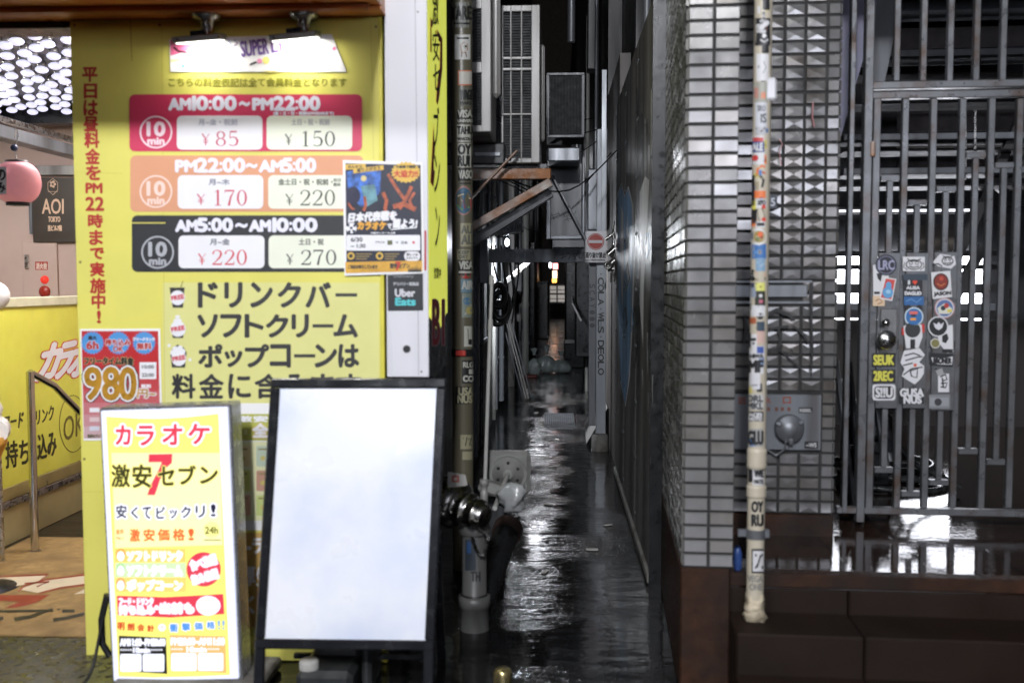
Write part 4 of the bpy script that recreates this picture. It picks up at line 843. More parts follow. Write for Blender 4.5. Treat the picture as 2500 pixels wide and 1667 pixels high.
# yellow side wall of the stairs
Xw = -3.07; t = thing('stair_wall', 'low yellow stair wall with slanted karaoke lettering', 'wall', (Xw, 5.5, 0))
def wz_(py, px=100): return atx(px, py, Xw).z
zt_, zb_ = atx(0, 752, Xw).z, atx(0, 1196, Xw).z
m_yw = mat('lit_yellow_wall', (.72, .70, .10), .42, var=.03)
MB().box(Xw-.08, Xw, 4.0, 7.6, zb_, zt_, m_yw).build('panel', t)
MB().box(Xw-.09, Xw+.012, 4.0, 7.62, zt_+.001, zt_+.055, mat('cream_cap', (.62, .60, .42), .4), .004).build('cap', t)
MB().box(Xw-.08, Xw+.006, 4.0, 7.6, zb_-.075, zb_-.002, mat('dull_brass', (.45, .37, .16), .35, metal=.5, var=.2, scale=4), .003).build('trim', t)
MB().box(Xw-.085, Xw+.012, 4.0, 7.6, zb_-.115, zb_-.079, m_steel, .003).build('rail_trim', t)
MB().box(Xw-.08, Xw+.002, 4.0, 7.6, .0, zb_-.118, mat('tan_panel', (.40, .33, .16), .4, var=.12, scale=4), .003).build('lower_panel', t)
b = MB(); A = Art(b, (Xw+.001, 0, 0), V((1, 0, 0))); rd2 = c(200, 66, 58)
A.text('カ', 98, 838, 145, 925, wh, 1, 4, (rd2, 6.5), skew=.3, dy=-12); A.text('ラ', 140, 836, 176, 922, wh, 1, 4, (rd2, 6.5), skew=.3, dy=-9); A.text('オ', 174, 834, 212, 918, wh, 1, 4, (rd2, 6.5), skew=.3, dy=-8)
A.text('フード', 10, 1010, 56, 1047, c(70, 68, 40), 1, 1, dy=-10, skew=.1); A.text('リンク', 88, 995, 131, 1030, c(70, 68, 40), 1, .8, dy=-14); A.text('持ち', 14, 1074, 70, 1138, c(60, 58, 34), 1, 1.4, dy=-10); A.text('込み', 92, 1055, 137, 1116, c(60, 58, 34), 1, 1.4, dy=-14)
A.ring(178, 1034, 34, 1.8, c(105, 98, 46), 1, 70); A.text('OK', 155, 1010, 205, 1068, c(120, 112, 52), 1, .5, dy=-20)
A.text('B1F', 30, 738, 50, 742, c(90, 88, 50), 1, .2); b.build('lettering', t)
# handrail
q = atz(86, 1352); q2 = V((q.x, q.y, atx(86, 905, q.x).z)); t = thing('handrail', 'stainless steel handrail post with sloping rail by stairs', 'handrail', q)
MB().tube([q, q2], .021, m_polish, 16).build('post', t); MB().tube([q2+V((0, 0, -.005)), q2+V((.0, .25, -.1)), q2+V((.0, 2.2, -1.35))], .019, m_polish, 14).build('rail', t)
MB().lathe([(.055, 0), (.055, .012), (.03, .02), (.022, .021)], q, m_blackmetal).build('base', t)
# floor of the entrance
b = MB(); b.box(-3.0, -1.32, 3.95, 5.5, .006, .02, mat('beige_mat', (.31, .195, .075), .9, var=.22, scale=20, bump=.4, bscale=200, dirt_or_shade=((.19, .115, .045), .4, 5)), .004)
A = Art(b, (0, 0, .0206), Z); dr_ = c(140, 52, 34); wm = c(205, 190, 165); km = c(42, 36, 24)
A.poly([(-10, 1410), (118, 1404), (95, 1420), (40, 1430), (-10, 1434)], wm, 1); A.poly([(45, 1438), (110, 1416), (206, 1404), (206, 1426), (150, 1432), (100, 1448)], wm, 1); A.poly([(180, 1450), (206, 1438), (206, 1448)], wm, 1)
for pts in ([(-10, 1408), (118, 1402), (95, 1420)], [(45, 1443), (60, 1430), (110, 1415), (206, 1403)], [(95, 1448), (150, 1434), (206, 1427)], [(60, 1424), (120, 1420), (90, 1432)]): A.stroke(pts, 4, dr_, 2)
A.poly([(-10, 1452), (122, 1452), (90, 1470), (45, 1482), (10, 1484), (50, 1468), (-10, 1466)], dr_, 2)
A.stroke([(35, 1512), (75, 1505), (128, 1486)], [10, 9, 5], km, 2); A.stroke([(-8, 1492), (60, 1491), (130, 1490)], 6, km, 2.4); A.stroke([(-5, 1512), (8, 1508)], 8, km, 2); A.stroke([(130, 1513), (165, 1508), (206, 1498)], [8, 8, 8], km, 2); A.stroke([(152, 1491), (182, 1491)], 8, km, 2); A.disc(143, 1487, 4, km, 2, 2)
b.build('door_mat', label='worn beige entrance mat with red and black lettering', cat='mat')
b = MB(); b.box(-3.0, -1.33, 3.4, 3.93, .002, .014, mat('tread_plate', (.13, .13, .13), .3, metal=.9, var=.2, bump=.1), .002)
mtp = MATS['tread_plate']
for i in range(24):
    for j in range(9):
        x = -2.6+i*.05; y = 3.55+j*.043
        if x > -1.35: continue
        a_ = R(45 if (i+j) % 2 else -45); b.obb((x, y, .0145), (.018, .006, .0025), Matrix.Rotation(a_, 3, 'Z'), mtp, .0015)
b.build('tread_plate', label='steel diamond tread plate in front of the entrance mat', cat='floor plate')
b = MB(); b.box(-6.9, -3.15, 3.9, 8.2, -.9, -.85, m_brown); b.build('stair_floor', kind='structure')
# soft-serve display
q = at(-50, 1160, 4.55); t = thing('soft_serve_model', 'giant white soft serve model in orange cone by entrance', 'display model', V((q.x, 4.55, 0)))
ms = mat('white_gloss_plastic', (.82, .80, .78), .3, var=.03); pts = []
MB().lathe([(0, .5), (.05, .5), (.09, .63), (.118, .70), (.125, .71), (.118, .74), (0, .745)], (q.x, 4.55, -.0), mat('orange_cone', (.72, .38, .06), .5, var=.1), seg=24).build('cone', t)
rad = []
for i in range(90):
    f = i/89; a_ = f*2*math.pi*3.2; rr = .085*(1-f)**.8; pts.append((q.x+rr*math.cos(a_), 4.55+rr*math.sin(a_), .77+.30*f)); rad.append(.05*(1-f)**.6+.008)
MB().tube(pts, .05, ms, 12, rad).build('swirl', t)
MB().tube([(q.x, 4.55, 0), (q.x, 4.55, .5)], .03, m_blackmetal, 12).build('stand', t); MB().lathe([(.16, 0), (.16, .02), (.03, .03)], (q.x, 4.55, 0), m_blackmetal).build('base', t)
q = at(-14, 722, 5.0); t = thing('globe_light', 'white ball lamp on a stalk at the edge of yellow wall', 'lamp', q)
MB().ball(q, .075, ms).build('globe', t); MB().tube([q+V((0, 0, -.07)), (q.x, q.y, 0)], .012, m_steel, 10).build('stalk', t)
# ------------------------------------------------------------------ lit box sign standing on the pavement
c = ink
YL = 3.44
def gl(r, g, b, s=.95): return glow(r, g, b, s)
tl, trr, br, bl = [at(*p, YL) for p in ((243, 1000), (556, 990), (588, 1662), (275, 1662))]
ex = (trr-tl).normalized(); ez = (tl-bl).normalized(); Wd = (trr-tl).length; Ht = (tl-bl).length; ctr = (tl+trr+br+bl)/4
t = thing('light_box_sign', 'backlit yellow karaoke street sign in grey metal case', 'street sign', V((ctr.x, YL+.06, 0)))
My = Matrix((ex, V((0, 1, 0)), ez)).transposed()
m_case = mat('sign_case_grey', (.36, .37, .39), .3, metal=.7, var=.12, bump=.03)
MB().obb(ctr+V((0, .064, 0)), (Wd/2+.008, .055, Ht/2+.008), My, m_case, .006).build('case', t)
MB().obb(ctr+V((0, .003, 0)), (Wd/2-.002, .005, Ht/2-.002), My, gl(222, 226, 246), .004).build('diffuser', t)
b = MB(); b.obb(V((ctr.x+.02, YL+.064, bl.z-.04)), (Wd/2-.05, .05, .045), None, m_blackmetal, .004)
b.box(ctr.x-Wd/2+.02, ctr.x+Wd/2+.10, YL-.02, YL+.24, .005, .05, m_conc, .01); b.build('base', t)
b = MB(); A = Art(b, (0, YL-.0025, 0), NB)
yb, wt = gl(236, 228, 118), gl(236, 238, 250); rr_, nv, ol = gl(210, 58, 78), gl(30, 30, 52), gl(52, 50, 20)
S = .2232; q7 = lambda x, y: (230+x*S, 980+y*S); S8 = .2468; q8 = lambda x, y: (230+x*S8, 1280+y*S8)
arc = [q7(130+1230*i/8, 162-32*i/8+ 38*math.sin(math.pi*i/8)) for i in range(9)]
A.poly(arc + [q8(1345, 1485), q8(1000, 1500), q8(600, 1510), q8(240, 1500)], yb, 1)
A.poly([q7(190, 560), q7(1380, 560), q8(1270, 200), q8(210, 230)], gl(232, 228, 176), 1.8)
def bb(q, x0, y0, x1, y1): a = q(x0, y0); e = q(x1, y1); return a[0], a[1], e[0], e[1]
for ch, bx_ in zip('カラオケ', ((240, 262, 395, 468), (475, 268, 650, 475), (752, 250, 960, 468), (1035, 245, 1260, 460))): A.text(ch, *bb(q7, *bx_), rr_, 2, 1.8, (wt, 6.5), n=12)
A.poly([q7(*p) for p in ((600, 575), (857, 570), (850, 670), (790, 722), (722, 850), (690, 950), (665, 1020), (580, 1020), (600, 965), (640, 870), (700, 760), (742, 660), (595, 662))], rr_, 3)
for ch, bx_ in zip('激安セブン', ((195, 690, 390, 930), (425, 690, 625, 935), (705, 710, 875, 910), (930, 700, 1110, 900), (1165, 715, 1350, 890))): A.text(ch, *bb(q7, *bx_), ol, 4, 1.3, (gl(236, 226, 120), 3.4))
for ch, bx_ in zip('安くてビックリ!', ((245, 1130, 355, 1270), (410, 1150, 480, 1275), (535, 1150, 622, 1275), (685, 1150, 775, 1275), (830, 1180, 905, 1272), (955, 1145, 1055, 1268), (1115, 1135, 1210, 1262), (1280, 1122, 1330, 1250))): A.text(ch, *bb(q7, *bx_), nv, 3, .9, (wt, 4.5))
org = gl(214, 96, 52)
for ch, bx_ in zip('激安価格!', ((395, 1392, 500, 1525), (545, 1392, 662, 1520), (700, 1392, 822, 1515), (865, 1390, 990, 1515), (1035, 1390, 1090, 1510))): A.text(ch, *bb(q7, *bx_), org, 3, .9, (gl(238, 224, 130), 2))
A.text('業界', *bb(q7, 240, 1395, 325, 1450), gl(220, 150, 70), 3, .4); A.text('No.1', *bb(q7, 245, 1470, 320, 1505), gl(220, 160, 80), 3, .4)
A.disc(*q7(1285, 1400), 20, gl(240, 236, 150), 2.4); A.text('24h', *bb(q7, 1215, 1365, 1355, 1442), gl(110, 110, 40), 3, .8); A.rect(*bb(q7, 1200, 1505, 1390, 1518), gl(150, 150, 60), 3)
for y0, y1, col, tx, tc in ((235, 370, (232, 196, 104), 'ソフトドリンク', 1), (375, 520, (196, 222, 170), 'ソフトクリーム', 2), (520, 665, (232, 200, 110), 'ポップコーン', 3)):
    s = (y0-235)*.03; A.quad(q8(205+s, y0), q8(905+s, y0), q8(905+s, y1), q8(205+s, y1), gl(*col), 2.4 + tc*.2); A.text(tx, *bb(q8, 330, y0+25, 870, y1-15), wt, 4, 3, n=8)
    p = q8(265, (y0+y1)/2); A.disc(p[0], p[1]+2, 9, wt, 4, 12); A.ring(p[0], p[1]-2, 10, 2, (org, gl(120, 180, 110), gl(210, 90, 80))[tc-1], 3.6, 14)
p = q8(1085, 440); A.disc(*p, 42, rr_, 4)
A.text('食べ放題', p[0]-34, p[1]-30, p[0]+32, p[1]-4, wt, 5, 2.6, rot=-16); A.text('飲み放題', p[0]-30, p[1]+6, p[0]+36, p[1]+30, wt, 5, 2.6, rot=-16)
A.poly([q8(*p) for p in ((225, 700), (700, 716), (1278, 684), (1288, 882), (760, 916), (235, 895))], rr_, 3)
A.text('フード・ドリンク', *bb(q8, 250, 722, 585, 790), wt, 4, 2); A.text('持ち込み', *bb(q8, 250, 795, 595, 885), wt, 4.1, 3); A.disc(*q8(620, 818), 6, wt, 4); A.text('出前も', *bb(q8, 655, 770, 985, 875), wt, 4, 3)
A.disc(*q8(1130, 798), 30, wt, 5, 24); A.text('OK', *bb(q8, 1060, 760, 1200, 840), gl(236, 216, 222), 6, 1)
for i, ch in enumerate('明朗会計'): A.text(ch, *bb(q8, 235+98*i, 965+8*i, 300+98*i, 1040+5*i), gl(196, 70, 40), 3, .9)
A.disc(*q8(672, 1015), 9, wt, 3); A.text('で', *bb(q8, 655, 1000, 690, 1030), gl(150, 140, 60), 4, .3)
for i, ch in enumerate('衝撃価格'): A.text(ch, *bb(q8, 750+122*i, 980-8*i, 828+122*i, 1055-10*i), gl(78, 140, 215), 3, .9, (wt, 2.6))
A.text('!!', *bb(q8, 1225, 945, 1290, 1030), gl(110, 160, 220), 3, .5)
for x0, x1, col, tx, d in ((245, 712, (24, 22, 20), 'AM11:00~PM20:00', 0), (748, 1298, (214, 176, 108), 'PM20:00~AM11:00', -8)):
    A.quad(q8(x0, 1095+d), q8(x1, 1115+2*d), q8(x1+12, 1472+d), q8(x0+10, 1445+d), gl(*col), 3)
    w_ = (x1-x0); A.text(tx, *bb(q8, x0+15, 1125+d, x1-10, 1195+d), wt, 4, 1.6); A.text('10min', *bb(q8, x0+.31*w_, 1212+d, x0+.66*w_, 1264+d), wt, 4, 1.3)
    for g in range(5):
        for sx in (x0+25+g*24, x0+.7*w_+g*24): A.disc(*q8(sx, 1235+d), 2.2, wt, 4)
    for u in (.03, .51): A.rect(*bb(q8, x0+u*w_, 1275+d, x0+(u+.455)*w_, 1450+d), wt, 4, r=4)
b.build('printed_face', t)
k = at(212, 1600, 3.46); hk = [at(x, y, 3.52) for x, y in ((262, 1450), (248, 1510), (250, 1570), (268, 1600))]
MB().tube(hk, .012, m_black, 10).build('handle', t)
pc = [at(262, 1455, 3.50), at(245, 1540, 3.50), at(222, 1640, 3.46), V((k.x-.02, 3.40, .012)), V((k.x+.02, 3.0, .010))]
def smooth(pts, n=6):
    out = []; P_ = [pts[0]] + list(pts) + [pts[-1]]
    for i in range(1, len(P_)-2):
        for j in range(n):
            u = j/n; a, b_, c_, d = P_[i-1], P_[i], P_[i+1], P_[i+2]
            out.append(.5*((2*b_) + (c_-a)*u + (2*a-5*b_+4*c_-d)*u*u + (3*b_-a-3*c_+d)*u**3))
    return out + [P_[-2]]
MB().tube(smooth(pc), .006, m_cable, 8).build('power_cord', label='black power cord hanging down beside the lit sign', cat='cord')
kk_ = atz(235, 1655, .01); b = MB(); b.tube(smooth([V((-1.62, 3.62, .02)), V((-1.60, 3.5, .02)), V((-1.53, 3.45, .02)), V((-1.5, 3.36, .02)), V((-1.56, 3.3, .02)), V((-1.62, 3.36, .02)), V((-1.57, 3.44, .03))]), .007, mat('white_cable', (.5, .49, .45), .5), 8); b.build('loose_cable', label='loop of loose white cable on the ground by tread plate', cat='cord')

# ------------------------------------------------------------------ blank poster stand
A0, A1_ = at(620, 1580, 3.30), at(665, 925, 3.44); B0, B1_ = at(1062, 1588, 3.30), at(1088, 922, 3.44)
ex = ((B0-A0)+(B1_-A1_)).normalized(); ez = ((A1_-A0)+(B1_-B0)).normalized(); ny = ez.cross(ex).normalized(); Mf = Matrix((ex, ny, ez)).transposed()
ctr = (A0+A1_+B0+B1_)/4; W2 = ((B0-A0).length+(B1_-A1_).length)/4; H2 = ((A1_-A0).length+(B1_-B0).length)/4
t = thing('poster_stand', 'blank white poster stand with black snap frame on legs', 'poster stand', V((ctr.x, 3.42, 0)))
def loc(u, v_, d=0): return ctr + ex*u + ez*v_ + ny*d
def fbox(u0, u1, v0, v1, d0, d1, m, bev=0): return MB().obb(loc((u0+u1)/2, (v0+v1)/2, (d0+d1)/2), ((u1-u0)/2, (d1-d0)/2, (v1-v0)/2), Mf, m, bev)
m_fr = mat('gloss_black_frame', (.012, .013, .016), .22, var=.2, rvar=.08)
fw = .033
for args in ((-W2, W2, H2-fw, H2), (-W2, W2, -H2, -H2+fw), (-W2, -W2+fw, -H2+fw+.001, H2-fw-.001), (W2-fw, W2, -H2+fw+.001, H2-fw-.001)):
    fbox(*args, -.012, .012, m_fr, .005).build('frame_bar', t)
b = fbox(-W2+fw-.004, W2-fw+.004, -H2+fw-.004, H2-fw+.004, .003, .010, m_black); b.build('backing', t)
# the blank sheet is slightly buckled under its clear cover
nx, nz = 14, 20; vs = []; rnd = random.Random(3)
def buck(u, v_): return .0016*math.sin(3.1*u+1.2*v_+.6) + .0014*math.sin(5.3*v_-2*u) + .0018*math.exp(-((u-.35-.25*v_)/.12)**2)*(1 if v_ < .4 else .4)
for j in range(nz+1):
    for i in range(nx+1):
        u, v_ = i/nx*2-1, j/nz*2-1; e = (1-u**6)*(1-v_**6)*.8
        vs.append(loc(u*(W2-fw+.002), v_*(H2-fw+.002), .0022 - e*(buck(u, v_)*1.7+.0095)))
m_blank = mat('blank_sheet', (.84, .855, .90), .3, var=.02, scale=2, rvar=.05, coat=.5, dirt_or_shade=((.60, .67, .84), .46, 2.2))  # bluish patches paint fold shading of the clear cover into the sheet colour
MB().add(vs, [(j*(nx+1)+i, j*(nx+1)+i+1, (j+1)*(nx+1)+i+1, (j+1)*(nx+1)+i) for j in range(nz) for i in range(nx)], m_blank, True).build('poster_sheet', t)
for sx in (-1, 1):
    p = loc(sx*(W2-.018), -H2, 0); MB().bar(p, V((p.x, p.y-.035, 0.0)), .034, .022, m_fr, bev=.004).build('leg', t)
    p = loc(sx*(W2-.06)-.0, H2-.05, .03); e = V((p.x*1.0+(.0 if sx > 0 else .0), 3.92-.13, 0)); MB().bar(p, e, .03, .02, m_fr, bev=.004).build('leg', t)
MB().bar(loc(-W2+.05, -H2-.09, .0)+V((0, .34, -.06)), loc(W2-.05, -H2-.09, 0)+V((0, .34, -.06)), .02, .02, m_fr, bev=.003).build('cross_bar', t)
# water tank weight below the stand
tk = at(812, 1655, 3.5); t = thing('water_weight', 'black plastic water weight with white cap under poster stand', 'weight', V((tk.x, 3.5, 0)))
m_tank = mat('worn_black_plastic', (.022, .024, .025), .42, var=.25, scale=10, bump=.1, bscale=60)
b = MB(); b.box(tk.x-.10, tk.x+.10, 3.36, 3.66, .0, .115, m_tank, .02); b.box(tk.x-.07, tk.x+.11, 3.50, 3.70, .10, .21, m_tank, .025)
b.box(tk.x+.115, tk.x+.15, 3.45, 3.68, .0, .18, m_tank, .012); b.build('tank', t)
MB().lathe([(0, .032), (.03, .032), (.034, .026), (.034, 0)], (tk.x-.06, 3.40, .1145), m_pvc, seg=24).build('cap', t)
MB().tube(smooth([V((tk.x-.04, 3.6, .215)), V((tk.x+.0, 3.6, .25)), V((tk.x+.07, 3.6, .245)), V((tk.x+.09, 3.6, .21))]), .01, m_tank, 10).build('handle', t)

# ------------------------------------------------------------------ stand pipe, flag base and plumbing at the alley mouth
pv = at(1158, 1400, 4.15); px0 = pv.x
t = thing('standpipe', 'grey fire standpipe with polished inlet at alley mouth', 'standpipe', V((px0, 4.15, 0)))
def zz(py, Y_=4.15): return at(1158, py, Y_).z
m_gp = mat('grey_pipe_paint', (.125, .125, .12), .4, var=.18, scale=6, dirt_or_shade=((.06, .06, .058), .45, 6), streak=True)
MB().lathe([(.062, 0), (.062, zz(1480)), (.068, zz(1478)), (.068, zz(1452)), (.055, zz(1450)), (.052, zz(1448)), (.052, zz(1300)), (.05, zz(1280))], (px0, 4.15, 0), m_gp, seg=28).build('pipe', t)
MB().lathe([(.0555, zz(1470)), (.0575, zz(1468)), (.0575, zz(1448)), (.0555, zz(1446))], (px0, 4.15, 0), m_black, seg=28).build('band', t)
m_chrome = mat('worn_chrome', (.30, .295, .28), .27, metal=1, var=.2, scale=12, bump=.06, bscale=40, dirt_or_shade=((.22, .20, .17), .35, 9))
ctr2 = at(1122, 1235, 4.12); ax = V((.80, -.52, -.22)).normalized()
MB().lathe([(.02, -.16), (.075, -.15), (.098, -.12), (.104, -.06), (.102, -.01), (.085, .005), (.07, .012), (.07, .035), (.074, .037), (.074, .052), (.06, .056), (.06, .085), (.064, .087), (.064, .105), (.052, .11), (.05, .135), (.04, .142), (.001, .143)], ctr2, m_chrome, ax, 36).build('inlet', t)
MB().lathe([(.066, zz(1300)), (.07, zz(1290)), (.06, zz(1270)), (.03, zz(1258))], (px0-.0, 4.15, 0), m_gp, seg=24).build('valve_body', t)
b = MB(); p0, p1 = at(1093, 1190, 4.02), at(1142, 1152, 4.02); b.slab([p0, V((p1.x, 4.02, p0.z+.01)), V((p1.x-.01, 4.02, p1.z-.012)), V((p0.x, 4.02, p1.z))], (0, .004, 0), mat('grey_label_plate', (.36, .35, .33), .4)); A = Art(b, (0, 4.0195, 0), NB)
A.rect(1103, 1160, 1121, 1177, c(150, 70, 55), 1); A.rect(1108, 1165, 1116, 1172, c(190, 175, 165), 2); b.build('label', t)
b = MB(); pc = [ctr2+ax*.1+V((0, 0, -.06)), at(1192, 1310, 4.08), at(1180, 1352, 4.07), at(1165, 1345, 4.07), at(1152, 1310, 4.08)]; pc = smooth(pc, 5)
for i in range(len(pc)-1): b.bar(pc[i], pc[i+1], .012, .004 if i % 2 else .010, m_chrome)
b.build('chain', t)
b = MB(); A = Art(b, (0, 0, 0), NB, cyl=(px0, 4.15, .0525)); A.rect(1136, 1316, 1162, 1392, c(46, 52, 60), 1); A.rect(1140, 1322, 1150, 1350, c(40, 70, 110), 2); A.text('TH', 1150, 1395, 1172, 1418, c(40, 40, 42), 1, 1.2); b.build('sticker', t)
# dark sloping pipe with rubber collar behind it
t = thing('sloping_pipe', 'thick dark sloping pipe with rubber collar behind the standpipe', 'pipe', V((px0+.05, 4.5, 0)))
e0, e1 = at(1172, 1470, 4.3), at(1236, 1302, 4.75)
MB().tube([V((e0.x-.02, 4.2, .0)), e0, e1], .062, m_blackmetal, 22).build('pipe', t); d = (e1-e0).normalized()
MB().tube([e1-d*.01, e1+d*.05], .072, mat('brown_rubber', (.035, .02, .017), .5), 22).build('collar', t)
# flag base on its side with its pole
fc = at(1240, 1157, 4.9); t = thing('pole_base_block', 'square white flag pole base stood on edge behind standpipe', 'flag base', V((fc.x, 4.9, 0)))
m_fb = mat('dirty_white_plastic', (.22, .22, .21), .42, var=.15, scale=6, bump=.08, bscale=30, dirt_or_shade=((.11, .11, .10), .42, 7))
b = MB(); hw = .112; b.obb((fc.x, 4.94, fc.z), (hw, .03, hw), None, m_fb, .02)
b.lathe([(.098, 0), (.098, .006), (.088, .007), (.086, -.002), (.08, -.002), (.078, .008), (.03, .012), (.028, .03), (.018, .032), (.001, .03)], (fc.x, 4.9095, fc.z), m_fb, -Y, 40); b.build('base_block', t)
b = MB()
for i in range(6): a_ = i*math.pi/3+.5; b.lathe([(.008, .0), (.008, .0015), (.001, .002)], (fc.x+.056*math.cos(a_), 4.9, fc.z+.056*math.sin(a_)), m_black, -Y, 12)
b.build('hole', t)
MB().tube([V((fc.x, 4.9, fc.z)), at(1208, 1240, 4.3)], .011, m_pvc, 12).build('locking_rod', t)
b = MB(); b.box(fc.x-.13, fc.x-.01, 4.90, 5.06, 0, fc.z-hw-.003, m_dark2, .01); b.build('gas_meter_plinth', label='dark low block under the white flag base', cat='block')
p0, p1 = at(1184, 1180, 4.75), at(1201, 672, 4.75); d = p1-p0; t = thing('flag_pole', 'slim white telescopic flag pole leaning at alley wall', 'pole', p0)
MB().tube([p0, p0+d*.74], .0095, m_pvc, 12).build('lower_tube', t); MB().tube([p0+d*.74, p0+d*.79], .013, m_pvc, 12, [.0125, .0125]).build('clamp', t); MB().tube([p0+d*.79, p0+d*.955], .0085, m_pvc, 12).build('upper_tube', t); MB().tube([p0+d*.955, p1], .0125, m_pvc, 12).build('cap', t)
b = MB(); q = at(1182, 1180, 4.75); b.lathe([(.018, 0), (.02, .05), (.016, .055), (.016, .08), (.022, .085), (.022, .11), (.012, .112)], q+V((0, 0, -.09)), m_fb, seg=18); b.obb(q+V((.03, .05, -.03)), (.06, .05, .03), Matrix.Rotation(R(15), 3, 'Y'), m_fb, .015); b.build('pole_socket', t)
b = MB(); q = at(1250, 1215, 4.35); rr = random.Random(2)
vs = []; nn, mm = 10, 14
for i in range(nn+1):
    for j in range(mm):
        a_ = 2*math.pi*j/mm; an = math.pi*i/nn; r_ = (.055+.02*math.sin(3*a_+i)+rr.uniform(-.008, .008))*math.sin(an)**.6; vs.append(q+V((r_*math.cos(a_), r_*.6*math.sin(a_), .065*math.cos(an)+rr.uniform(-.006, .006))))
m_clear = mat('clear_plastic_bag', (.30, .31, .31), .18, var=.2, bump=.3, bscale=30)
b.add(vs, [(i*mm+j, (i+1)*mm+j, (i+1)*mm+(j+1) % mm, i*mm+(j+1) % mm) for i in range(nn) for j in range(mm)], m_clear, True); b.build('plastic_bag', label='crumpled clear plastic bag hanging on the locking rod', cat='bag')
# crumpled can on the ground at the bottom edge
q = atz(1227, 1668, .06); t = thing('drink_can', 'crumpled silver and orange can on wet ground at alley mouth', 'can', V((q.x, q.y, 0)))
MB().lathe([(.001, .118), (.024, .116), (.03, .108), (.033, .095), (.031, .06), (.033, .03), (.03, .004), (.001, .002)], (q.x, q.y, 0), mat('can_foil', (.5, .42, .2), .25, metal=.9, var=.8, scale=22, bump=.2, bscale=40), seg=18).build('can_body', t)

# ------------------------------------------------------------------ stickered drain pipe on the left corner
YPp = 5.05; pc = at(1129, 690, YPp); rp = 25.5/2431*YPp
t = thing('drain_pipe', 'olive drain pipe covered in stickers at shop corner', 'pipe', V((pc.x, YPp, 0)))
m_olive = mat('olive_pipe_paint', (.115, .105, .07), .4, var=.25, scale=4, bump=.05, bscale=30, dirt_or_shade=((.11, .062, .028), .36, 5), streak=True)
MB().tube([(pc.x, YPp, 0), (pc.x, YPp, 5.5)], rp, m_olive, 32).build('pipe', t)
def cst(par, cyl, items):
    b = MB(); A = Art(b, (0, 0, 0), NB, cyl=cyl); lay = 1
    for it in items:
        kd = it[0]
        if kd == 'r': A.rect(*it[1:5], it[5], lay)
        elif kd == 't': A.text(it[1], *it[2:6], it[6], lay, it[7] if len(it) > 7 else 1)
        elif kd == 'd': A.disc(it[1], it[2], it[3], it[4], lay, it[5] if len(it) > 5 else None)
        elif kd == 's': A.stroke(it[1], it[2], it[3], lay)
        elif kd == 'p': A.poly(it[1], it[2], lay)
        lay += 1
    return b.build('sticker', par)
cy = (pc.x, YPp, rp); w1, k1, g1, t1 = c(172, 172, 162), c(30, 31, 30), c(96, 97, 88), c(150, 146, 118)
cst(t, cy, [('r', 1097, 6, 1152, 68, c(120, 122, 118)), ('t', 'TARE', 1101, 16, 1150, 48, k1, 1.6), ('r', 1108, 56, 1146, 60, k1)])
cst(t, cy, [('r', 1110, 85, 1148, 146, c(190, 190, 186)), ('r', 1116, 92, 1144, 96, k1), ('p', [(1124, 112), (1132, 103), (1142, 108), (1142, 122), (1134, 130), (1126, 128)], c(150, 105, 70)), ('d', 1136, 114, 5, w1), ('d', 1137, 114, 2.5, k1), ('s', [(1128, 128), (1127, 140)], 2, c(90, 60, 40)), ('s', [(1136, 128), (1138, 140)], 2, c(90, 60, 40))])
cst(t, cy, [('r', 1118, 172, 1151, 209, c(190, 110, 80)), ('r', 1121, 175, 1151, 206, c(185, 182, 172))])
cst(t, cy, [('r', 1121, 214, 1153, 260, g1), ('t', 'WAGE', 1124, 220, 1153, 244, k1, 1.4), ('t', 'MARS', 1124, 248, 1150, 256, k1, .6)])
cst(t, cy, [('r', 1116, 267, 1153, 302, k1), ('t', 'VISA', 1118, 269, 1153, 287, w1, 1.2), ('t', 'UNIVERS', 1118, 292, 1153, 299, w1, .6)])
cst(t, cy, [('r', 1116, 305, 1153, 347, w1), ('t', 'TAHU', 1117, 309, 1153, 328, k1, 1.2), ('t', 'WARCOLO', 1117, 336, 1153, 343, k1, .7)])
cst(t, cy, [('r', 1117, 350, 1155, 409, w1), ('t', 'OY', 1119, 353, 1149, 377, k1, 1.6), ('t', 'RUN', 1119, 381, 1155, 406, k1, 1.6)])
cst(t, cy, [('r', 1118, 411, 1155, 442, k1), ('t', 'VASO', 1120, 416, 1154, 436, w1, 1), ('r', 1122, 446, 1150, 450, k1)])
cst(t, cy, [('d', 1132, 490, 22, c(160, 120, 110), 36), ('d', 1132, 490, 19, c(60, 95, 120), 32), ('p', [(1116, 470), (1136, 460), (1146, 480), (1128, 492)], c(165, 150, 140)), ('p', [(1130, 490), (1150, 482), (1150, 512), (1134, 510)], c(150, 55, 55)), ('s', [(1116, 500), (1128, 512), (1146, 506)], 4, c(90, 140, 90)), ('s', [(1118, 480), (1130, 474), (1148, 486)], 3, c(190, 180, 150))])
cst(t, cy, [('r', 1124, 545, 1154, 602, t1), ('t', 'AU', 1127, 551, 1152, 570, g1, 1.4), ('t', 'AL', 1127, 574, 1152, 596, g1, 1.4)])
cst(t, cy, [('r', 1116, 609, 1148, 634, t1), ('t', 'KEEP', 1120, 612, 1145, 620, g1, .8), ('t', 'DRY', 1122, 623, 1142, 631, g1, .8)])
cst(t, cy, [('r', 1119, 636, 1155, 672, k1), ('t', 'VISA', 1121, 638, 1155, 657, w1, 1.2), ('r', 1120, 662, 1155, 667, w1)])
cst(t, cy, [('d', 1137, 672, 12, c(160, 40, 35), 8), ('r', 1125, 682, 1155, 714, c(90, 120, 135)), ('t', 'AIR', 1128, 686, 1154, 706, w1, 1)])
